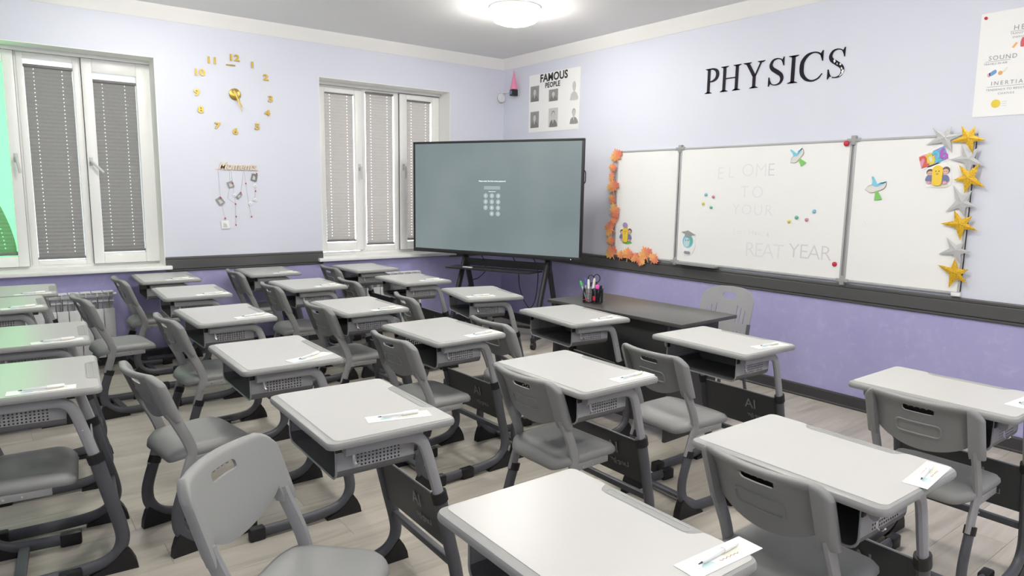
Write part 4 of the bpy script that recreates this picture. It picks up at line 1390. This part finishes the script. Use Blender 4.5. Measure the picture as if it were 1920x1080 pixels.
for i, (cn, tips, lb) in enumerate(STARS):
    cx = sum(p[0] for p in tips) / 5
    cz = sum(p[1] for p in tips) / 5
    ring_, rin = [], []
    for j in range(5):
        a, b_ = tips[j], tips[(j + 1) % 5]
        ring_.append((a[0] - cx, a[1] - cz))
        mx, mz = (a[0] + b_[0]) / 2 - cx, (a[1] + b_[1]) / 2 - cz
        ring_.append((mx * 0.46, mz * 0.46))
    mb = MB()
    n = len(ring_)
    off = 0.006 * (i % 2)
    # folded relief: raised ridges towards the tips
    front = [(u, -(0.034 if k_ % 2 == 0 else 0.036) - off, v) for k_, (u, v) in enumerate(ring_)] + [(0, -0.0405 - off, 0)]
    back = [(u, -(0.032 if k_ % 2 == 0 else 0.033) - off, v) for k_, (u, v) in enumerate(ring_)] + [(0, -0.0375 - off, 0)]
    mb.add(front + back, [(k_, (k_ + 1) % n, n) for k_ in range(n)] + [(n + 1 + (k_ + 1) % n, n + 1 + k_, 2 * n + 1) for k_ in range(n)] + [(k_, n + 1 + k_, n + 1 + (k_ + 1) % n, (k_ + 1) % n) for k_ in range(n)])
    o = part('glitter_star', mb, cn + '_foil', None, 0, (cx, 0, cz))
    tag(o, lb, 'star', 'glitter stars along the whiteboard')

# maple leaf garland
LEAF = [(0, 1.0), (0.16, 0.66), (0.36, 0.78), (0.33, 0.42), (0.62, 0.60), (0.70, 0.38), (1.0, 0.28), (0.82, 0.10), (0.92, -0.14), (0.52, -0.22), (0.56, -0.48), (0.12, -0.40), (0.06, -0.44)]
LEAF = LEAF + [(0.03, -0.85), (-0.03, -0.85)] + [(-a, b_) for a, b_ in LEAF[::-1][:-1]]
LV = [(1.858, 1.843, .068, 20), (1.815, 1.734, .046, -10), (1.806, 1.652, .042, 60), (1.829, 1.552, .070, 12), (1.817, 1.434, .048, -35), (1.853, 1.323, .070, -60), (1.849, 1.228, .046, 15), (1.812, 1.154, .070, 70),
      (1.818, 1.034, .050, 0), (1.84, 0.922, .070, 35), (1.956, 0.907, .047, -15), (2.051, 0.921, .064, -5), (2.146, 0.900, .050, 40), (2.216, 0.883, .050, 170), (2.273, 0.940, .072, 25), (2.371, 0.908, .052, -30)]
LD = ['topmost maple leaf', 'second maple leaf from the top', 'third maple leaf from the top', 'large maple leaf, fourth from the top', 'fifth maple leaf from the top', 'large sideways maple leaf, sixth from the top', 'seventh maple leaf from the top',
      'large leaf turned left, eighth from the top', 'ninth maple leaf from the top', 'large corner maple leaf where the strip turns', 'first maple leaf right of the corner', 'second maple leaf right of the corner', 'third maple leaf right of the corner',
      'upside-down yellow maple leaf in the bottom strip', 'large maple leaf near the end of the bottom strip', 'last maple leaf of the bottom strip']
for i, (u, v, s, a) in enumerate(LV):
    s *= 1.14
    mb = MB()
    n = len(LEAF)
    z0_ = 0.030 + 0.004 * (i % 2)
    ov = [(p[0] * s * 1.08, p[1] * s * 1.08) for p in LEAF]
    mb.add([(p[0], -z0_ - 0.004, p[1]) for p in ov] + [(0, -z0_ - 0.010, 0)] + [(p[0], -z0_, p[1]) for p in ov],
           [(k_, (k_ + 1) % n, n) for k_ in range(n)] + [(k_, n + 1 + k_, n + 1 + (k_ + 1) % n, (k_ + 1) % n) for k_ in range(n)] + [tuple(range(n + 1, 2 * n + 1))])
    o = part('paper_leaf', mb, 'autumn_leaf', None, 0, (u, 0, v))
    o.rotation_euler = (0, R(-a), 0)
    tag(o, LD[i] + ', orange and yellow paper', 'leaf', 'paper maple leaves round the board corner')

# ------------------------------------------------------------------ PHYSICS wall letters
LZ0, LZ1 = 2.325, 2.523
LH = LZ1 - LZ0


def letter_obj(ch, label, x0, x1, build, group='letters of the wall word'):
    mb = MB()
    wd = x1 - x0
    fn = lambda u, v, w: (u, -w, v)
    build(mb, wd, fn)
    o = part('wall_letter', mb, 'letter_black', None, 0, (x0, 0, LZ0))
    return tag(o, label, 'letter', group)


W0, WT = 0.0005, 0.006


def stem(mb, fn, x, w, z0=0.0, z1=None, se=0.5):
    z1 = LH if z1 is None else z1
    mb.prism([(x - w / 2, z0), (x + w / 2, z0), (x + w / 2, z1), (x - w / 2, z1)], fn, W0, WT)


def serif(mb, fn, x, z, half, top):
    d = -1 if top else 1
    pts = [(x - half, z), (x + half, z), (x + half, z + d * 0.003), (x + half * 0.42, z + d * 0.012), (x - half * 0.42, z + d * 0.012), (x - half, z + d * 0.003)]
    mb.prism(pts, fn, W0, WT)


def bP(mb, w, fn):
    stem(mb, fn, 0.040, 0.024)
    serif(mb, fn, 0.040, 0, 0.033, False)
    serif(mb, fn, 0.036, LH, 0.030, True)
    c = [(0.045, LH - 0.005), (0.080, LH - 0.006), (0.112, LH - 0.022), (0.124, LH - 0.052), (0.112, LH - 0.084), (0.080, LH - 0.102), (0.045, LH - 0.104)]
    mb.strip([p[:2] for p in spline([(a, b_, 0) for a, b_ in c], 4)], [0.009 + 0.019 * math.sin(math.pi * i / 24) ** 2 for i in range(25)], fn, W0, WT)


def bH(mb, w, fn):
    for x in (0.040, w - 0.040):
        stem(mb, fn, x, 0.025)
        serif(mb, fn, x, 0, 0.036, False)
        serif(mb, fn, x, LH, 0.036, True)
    mb.prism([(0.05, LH * 0.49), (w - 0.05, LH * 0.49), (w - 0.05, LH * 0.53), (0.05, LH * 0.53)], fn, W0, WT)


def bY(mb, w, fn):
    c = w * 0.53
    stem(mb, fn, c, 0.025, 0, LH * 0.48)
    serif(mb, fn, c, 0, 0.036, False)
    mb.prism([(0.022, LH - 0.004), (0.052, LH - 0.004), (c + 0.013, LH * 0.47), (c - 0.013, LH * 0.44)], fn, W0, WT)
    mb.prism([(w - 0.040, LH - 0.004), (w - 0.028, LH - 0.004), (c + 0.013, LH * 0.45), (c + 0.002, LH * 0.47)], fn, W0, WT)
    serif(mb, fn, 0.036, LH, 0.036, True)
    serif(mb, fn, w - 0.034, LH, 0.032, True)


def bS(mb, w, fn):
    c = [(.86, .80, .03), (.76, .93, .05), (.52, .985, .055), (.27, .93, .11), (.16, .77, .17), (.25, .63, .20), (.50, .51, .22), (.77, .37, .20), (.85, .22, .17), (.75, .07, .11), (.50, .015, .055), (.25, .06, .05), (.13, .20, .03)]
    sp = spline([(a * w, b_ * LH, q * w) for a, b_, q in c], 4)
    mb.strip([p[:2] for p in sp], [max(0.004, p[2]) for p in sp], fn, W0, WT)
    mb.prism([(.80 * w, .90 * LH), (.90 * w, 1.02 * LH), (.93 * w, 1.02 * LH), (.93 * w, .70 * LH), (.89 * w, .70 * LH)], fn, W0, WT)
    mb.prism([(.19 * w, .10 * LH), (.08 * w, -.02 * LH), (.05 * w, -.02 * LH), (.05 * w, .32 * LH), (.10 * w, .32 * LH)], fn, W0, WT)


def bI(mb, w, fn):
    stem(mb, fn, w / 2, 0.027)
    serif(mb, fn, w / 2, 0, 0.040, False)
    serif(mb, fn, w / 2, LH, 0.040, True)


def bC(mb, w, fn):
    c = [(.95, .78, .03), (.80, .94, .06), (.56, 1.0, .05), (.30, .93, .11), (.12, .73, .16), (.085, .50, .175), (.13, .26, .16), (.32, .07, .11), (.58, .0, .06), (.82, .07, .05), (.97, .22, .03)]
    sp = spline([(a * w, b_ * LH, q * w) for a, b_, q in c], 4)
    mb.strip([p[:2] for p in sp], [max(0.004, p[2]) for p in sp], fn, W0, WT)
    mb.prism([(.84 * w, .90 * LH), (.94 * w, 1.03 * LH), (.97 * w, 1.03 * LH), (.97 * w, .66 * LH), (.94 * w, .66 * LH)], fn, W0, WT)


letter_obj('P', 'black serif letter P, first of the wall word PHYSICS', 2.809, 2.950, bP)
letter_obj('H', 'black serif letter H of the wall word', 2.960, 3.156, bH)
letter_obj('Y', 'black serif letter Y of the wall word', 3.172, 3.364, bY)
letter_obj('S', 'first black serif letter S of the wall word', 3.392, 3.532, bS)
letter_obj('I', 'black serif letter I of the wall word', 3.557, 3.638, bI)
letter_obj('C', 'black serif letter C of the wall word', 3.650, 3.830, bC)
ls = letter_obj('S', 'last letter S of the wall word, its black film peeling off in white spots', 3.858, 3.992, bS)
for pts in ([(.33, .62), (.42, .66), (.46, .56), (.38, .52)], [(.52, .50), (.56, .52), (.58, .46), (.54, .45)], [(.66, .46), (.76, .50), (.78, .42), (.72, .41)], [(.78, .36), (.86, .30), (.84, .24), (.76, .30)],
            [(.80, .20), (.88, .26), (.94, .24), (.90, .10), (.84, .08)], [(.80, .06), (.90, .13), (.78, .12), (.70, .03)], [(.22, .03), (.30, .08), (.32, .02)]):
    part('peeled_spot', MB().prism([(a * 0.134, b_ * LH) for a, b_ in pts], lambda u, v, w: (u, -w, v), 0.005, 0.0065), 'card_white', ls, smooth=0)

# ------------------------------------------------------------------ FAMOUS PEOPLE poster
FP = thing('portrait_poster', 'white paper poster of black and white portraits headed FAMOUS PEOPLE', 'poster', (0.88, -0.001, 2.14))
fo = lambda u, v, w: (u - 0.88, -w, v - 2.14)
part('sheet', MB().prism([(0.470, 2.142), (1.283, 2.136), (1.293, 2.748), (0.468, 2.752)], fo, 0.0, 0.0015), 'paper_white', FP, smooth=0)
for s_, u, v, sz, sc_ in (('FAMOUS', 0.655, 2.662, 0.112, (1.0, 1.0)), ('PEOPLE', 0.742, 2.595, 0.072, (0.98, 1.0))):
    wall_text(s_, u, v, sz, 'R', 0.0042, 'ink_black', FP, 'heading', 0.0002, offset=0.0030 * sz / 0.1, scale=sc_, spacing=1.03, ploc=(0.88, -0.001, 2.14))
for (x0, x1, z0_, z1_), bgm, cm, hm in (((.495, .640, 2.468, 2.632), 'photo_mid', 'photo_dark', 'photo_light'), ((.806, .953, 2.447, 2.568), 'photo_mid', 'photo_dark', 'photo_light'),
                                       ((1.13, 1.273, 2.425, 2.645), 'paper_white', 'photo_light', 'photo_light'), ((.50, .645, 2.19, 2.362), 'photo_mid', 'photo_dark', 'photo_light'),
                                       ((.81, .958, 2.178, 2.375), 'photo_light', 'photo_dark', 'photo_light'), ((1.135, 1.278, 2.189, 2.37), 'paper_white', 'photo_mid', 'photo_light')):
    w_, h_ = x1 - x0, z1_ - z0_
    p0 = part('portrait_print', MB().prism([(x0, z0_), (x1, z0_), (x1, z1_), (x0, z1_)], fo, 0.0015, 0.0025), bgm, FP, smooth=0)
    cx = (x0 + x1) / 2
    for nm, pts, mt in (('shoulders', blob([(cx - 0.42 * w_, z0_ + 0.02 * h_), (cx - 0.30 * w_, z0_ + 0.30 * h_), (cx, z0_ + 0.40 * h_), (cx + 0.30 * w_, z0_ + 0.30 * h_), (cx + 0.42 * w_, z0_ + 0.02 * h_)]), cm),
                        ('hair', circle(cx, z0_ + 0.66 * h_, 0.185 * w_, 14, 0.20 * h_), cm), ('face', circle(cx + 0.01 * w_, z0_ + 0.60 * h_, 0.160 * w_, 14, 0.20 * h_), hm), ('collar', [(cx - 0.08 * w_, z0_ + 0.40 * h_), (cx + 0.08 * w_, z0_ + 0.40 * h_), (cx, z0_ + 0.18 * h_)], hm)):
        part(nm, MB().prism(pts, fo, 0.0025, 0.0028 + {'shoulders': 0, 'hair': 0.0004, 'face': 0.0008, 'collar': 0.0012}[nm]), mt, p0, smooth=0)

# second poster, cut by the right edge of the photo
PP = thing('definition_poster', 'large white hand-lettered poster of physics terms at the top right', 'poster', (5.2, -0.001, 1.99))
fp2 = lambda u, v, w: (u - 5.2, -w, v - 1.99)
part('sheet', MB().prism([(4.803, 1.988), (5.66, 1.992), (5.66, 2.60), (4.797, 2.588)], fp2, 0.0, 0.002), 'paper_white', PP, smooth=0)
part('pin', MB().lathe([(0.009, 0), (0.009, 0.006), (0.004, 0.009)], n=10, fn=lambda p: (p[0] + 4.822 - 5.2, -p[2] - 0.002, p[1] + 2.562 - 1.99)), 'red', PP)
PL_ = (5.2, -0.001, 1.99)
for s_, u, v, sz, mt, sp in (('HEAT', 4.968, 2.470, 0.040, 'ink_grey', 1.35), ('TRANSFER OF', 4.955, 2.446, 0.017, 'ink_grey', 1.1), ('ENERGY', 4.968, 2.425, 0.015, 'ink_grey', 1.1),
                             ('SOUND', 4.858, 2.314, 0.036, 'ink_grey', 1.25), ('TRAVELS IN AIR', 4.836, 2.288, 0.015, 'ink_grey', 1.15),
                             ('INERTIA', 4.884, 2.168, 0.032, 'ink_grey', 1.45), ('TENDENCY TO RESIST', 4.862, 2.136, 0.017, 'ink_grey', 1.15), ('CHANGE', 4.925, 2.112, 0.017, 'ink_grey', 1.3)):
    wall_text(s_, u, v, sz, 'R', 0.0042, mt, PP, 'lettering', 0.0002, offset=0.0, spacing=sp, ploc=PL_)
for a, b_, z in ((4.955, 5.10, 2.463), (4.843, 4.968, 2.306), (4.866, 5.06, 2.158)):
    part('underline', MB().prism([(a, z), (b_, z), (b_, z + 0.002), (a, z + 0.002)], fp2, 0.002, 0.0026), 'ink_grey', PP, smooth=0)
for nm, pts, mt in (('megaphone_drawing', blob([(4.868, 2.240), (4.90, 2.258), (4.905, 2.238), (4.875, 2.222)]), 'blue_ink'), ('megaphone_grip', blob([(4.860, 2.238), (4.874, 2.240), (4.872, 2.218), (4.862, 2.222)]), 'pink_soft'),
                    ('trumpet_drawing', [(4.932, 2.240), (4.958, 2.268), (4.962, 2.262), (4.945, 2.236)], 'olive_print'), ('trumpet_bell', circle(4.926, 2.236, 0.012, 12), 'orange_ink'), ('coin_drawing', circle(4.920, 2.060, 0.024, 20), 'digit_yellow'),
                    ('match_drawing', [(4.970, 2.375), (4.980, 2.368), (4.998, 2.395), (4.988, 2.402)], 'orange_ink'), ('flame_drawing', blob([(5.012, 2.372), (5.030, 2.372), (5.034, 2.40), (5.020, 2.425), (5.010, 2.40)]), 'red')):
    part(nm, MB().prism(pts, fp2, 0.002, 0.0028), mt, PP, smooth=0)
for i in range(3):
    part('note_line', MB().prism([(4.952, 2.070 - 0.012 * i), (4.975, 2.070 - 0.012 * i), (4.975, 2.071 - 0.012 * i), (4.952, 2.071 - 0.012 * i)], fp2, 0.002, 0.0026), 'ink_grey', PP, smooth=0)

# ------------------------------------------------------------------ gold wall clock
CK = thing('wall_clock', 'gold frameless wall clock with numerals stuck on the window wall', 'clock', (0, -2.99, 2.318))
part('hub', MB().lathe([(0.050, 0.0), (0.050, 0.012), (0.044, 0.016), (0.010, 0.017)], n=28, fn=lambda p: (p[2], p[0], p[1])), 'gold', CK)
for ang, ln, wd in ((152, 0.115, 0.012), (160, 0.150, 0.009)):
    d = (math.sin(R(ang)), math.cos(R(ang)))
    q = (d[1], -d[0])
    part('hand', MB().prism([(-d[0] * .03 + q[0] * wd * .5, -d[1] * .03 + q[1] * wd * .5), (d[0] * ln + q[0] * wd * .3, d[1] * ln + q[1] * wd * .3), (d[0] * ln - q[0] * wd * .3, d[1] * ln - q[1] * wd * .3), (-d[0] * .03 - q[0] * wd * .5, -d[1] * .03 - q[1] * wd * .5)], lambda u, v, w: (w, u, v), 0.018 + ang * 1e-5, 0.020 + ang * 1e-5), 'gold', CK, smooth=0)
part('second_hand', MB().tube([(0.022, -0.02, 0.05), (0.022, 0.10, -0.14)], 0.0015), 'paper_white', CK)
NUM = {'12': (-2.987, 2.635), '1': (-2.829, 2.592), '2': (-2.712, 2.496), '3': (-2.676, 2.309), '4': (-2.708, 2.180), '5': (-2.804, 2.051), '6': (-2.999, 1.997), '7': (-3.153, 2.036), '8': (-3.282, 2.163), '9': (-3.308, 2.305), '10': (-3.281, 2.478), '11': (-3.173, 2.591)}
for s_, (u, v) in NUM.items():
    wall_text(s_, u, v - 0.028, 0.080, 'L', 0.006, 'gold', CK, 'numeral', 0.005, ax='CENTER', offset=0.0022, scale=(1.25, 0.95), ploc=(0, -2.99, 2.318), rot=R(-4) if s_ == '7' else 0.0)
part('plaque', MB().box(0.001, 0.008, -3.055 + 2.99, -2.975 + 2.99, 2.560 - 2.318, 2.573 - 2.318, 0.003), 'gold', CK)

# ------------------------------------------------------------------ "Moments" photo hanger
MO = thing('photo_hanger', 'pale wooden word Moments with hanging photo strings on the window wall', 'wall decor', (0, -2.99, 1.665))
wall_text('Moments', -3.160, 1.655, 0.088, 'L', 0.008, 'wood_pale', MO, 'wooden_word', 0.004, shear=0.35, offset=0.002, scale=(0.98, 1.05), ploc=(0, -2.99, 1.665))
part('wooden_strip', MB().box(0.002, 0.006, -3.183 + 2.99, -2.809 + 2.99, 1.650 - 1.665, 1.658 - 1.665), 'wood_pale', MO)
mm = lambda y, z, w=0.006: (w, y + 2.99, z - 1.665)
for pts in ([(-3.162, 1.651), (-3.151, 1.40), (-3.119, 1.217), (-3.126, 1.13)], [(-3.065, 1.648), (-3.063, 1.52), (-3.09, 1.40), (-3.023, 1.346), (-3.027, 1.155)], [(-3.05, 1.648), (-3.041, 1.534), (-3.023, 1.346)],
            [(-2.941, 1.642), (-2.974, 1.448), (-2.99, 1.41)], [(-2.935, 1.642), (-2.926, 1.533), (-2.907, 1.353), (-2.885, 1.23)], [(-2.825, 1.645), (-2.849, 1.588), (-2.840, 1.464), (-2.853, 1.381)]):
    part('string', MB().tube([mm(*p) for p in pts], 0.0011, bn=(1, 0, 0.1), n=5), 'string_grey', MO)
for y, z in ((-3.041, 1.534), (-3.151, 1.40), (-2.974, 1.448), (-3.023, 1.346), (-3.023, 1.231), (-2.926, 1.533), (-2.885, 1.23), (-2.825, 1.623), (-2.840, 1.464), (-3.119, 1.217), (-3.027, 1.155)):
    part('bead', MB().lathe([(0.001, -0.007), (0.0055, -0.004), (0.007, 0), (0.0055, 0.004), (0.001, 0.007)], n=8), 'red', MO, loc=mm(y, z, 0.010))


def tinyphoto(y, z, w, h, a, mt):
    c_, s_ = math.cos(R(a)), math.sin(R(a))
    pts = [(y + c_ * u - s_ * v, z + s_ * u + c_ * v) for u, v in ((-w, -h), (w, -h), (w, h), (-w, h))]
    o = part('small_photo', MB().prism(pts, lambda u, v, d: mm(u, v, d), 0.008, 0.010), mt, MO, smooth=0)
    ip = [(y + c_ * u - s_ * v, z + s_ * u + c_ * v) for u, v in ((-w * .6, -h * .7), (w * .5, -h * .7), (w * .3, h * .2), (-w * .4, h * .5))]
    part('photo_motif', MB().prism(ip, lambda u, v, d: mm(u, v, d), 0.010, 0.0108), 'photo_light' if mt != 'card_white' else 'photo_light', o, smooth=0)


tinyphoto(-2.849, 1.588, 0.026, 0.032, -12, 'photo_dark')
tinyphoto(-3.060, 1.520, 0.026, 0.028, 20, 'photo_mid')
tinyphoto(-3.155, 1.372, 0.028, 0.034, 35, 'photo_mid')
tinyphoto(-2.990, 1.420, 0.030, 0.013, 50, 'photo_mid')
tinyphoto(-3.120, 1.160, 0.034, 0.036, 4, 'card_white')
tinyphoto(-3.030, 1.425, 0.012, 0.014, 30, 'card_white')
tinyphoto(-2.845, 1.515, 0.014, 0.014, 45, 'card_white')
tinyphoto(-2.850, 1.385, 0.014, 0.014, 45, 'card_white')
tinyphoto(-2.895, 1.352, 0.014, 0.014, 40, 'card_white')

# ------------------------------------------------------------------ corner camera, junction box, pink cone
jb = thing('junction_box', 'round white cable box on the window wall beside the corner', 'box', (0.0, -0.055, 2.555))
part('box_body', MB().lathe([(0.052, 0.0), (0.052, 0.030), (0.046, 0.036), (0.004, 0.038)], n=24, fn=lambda p: (p[2], p[0] * 0.98, p[1])), 'white_plastic', jb)
part('box_ring', MB().tube([(0.02, 0.0525 * math.cos(R(a)), 0.0535 * math.sin(R(a))) for a in range(0, 360, 15)], 0.0025, bn=(1, 0, 0), n=6, closed=True), 'clip_grey', jb)
cbw = part('camera_cable', MB().tube(spline([(0.012, -0.09, 2.70), (0.008, -0.095, 2.64), (0.012, -0.075, 2.61)], 5) + spline([(0.020, -0.02, 2.615), (0.08, -0.012, 2.612), (0.19, -0.010, 2.622), (0.235, -0.012, 2.618)], 5), 0.0055, bn=(0, 0.3, 1), n=6), 'white_plastic')
tag(cbw, 'thin white cable from the box to the black camera in the corner', 'cable')
cm_ = thing('security_camera', 'small black camera on the whiteboard wall beside the room corner', 'camera', (0.248, -0.001, 2.595))
part('wall_plate', MB().lathe([(0.030, 0), (0.030, 0.008), (0.024, 0.011)], n=20, fn=lambda p: (p[0], -p[2], p[1])), 'white_plastic', cm_)
part('camera_body', MB().box(-0.034, 0.034, -0.085, -0.010, -0.040, 0.030, 0.010), 'black_gloss', cm_)
part('lens', MB().lathe([(0.022, 0), (0.022, 0.006), (0.014, 0.004), (0.004, 0.003)], n=20, fn=lambda p: (p[0], -p[2] - 0.084, p[1] - 0.004)), 'navy', cm_)
cone = part('paper_cone', MB().lathe([(0.040, 0.0), (0.027, 0.075), (0.013, 0.15), (0.001, 0.215)], n=20), 'cone_pink', None, 40, (0.246, -0.046, 2.626))
tag(cone, 'pink pointed cone standing on the small black corner camera', 'cone')

bpy.context.view_layer.update()
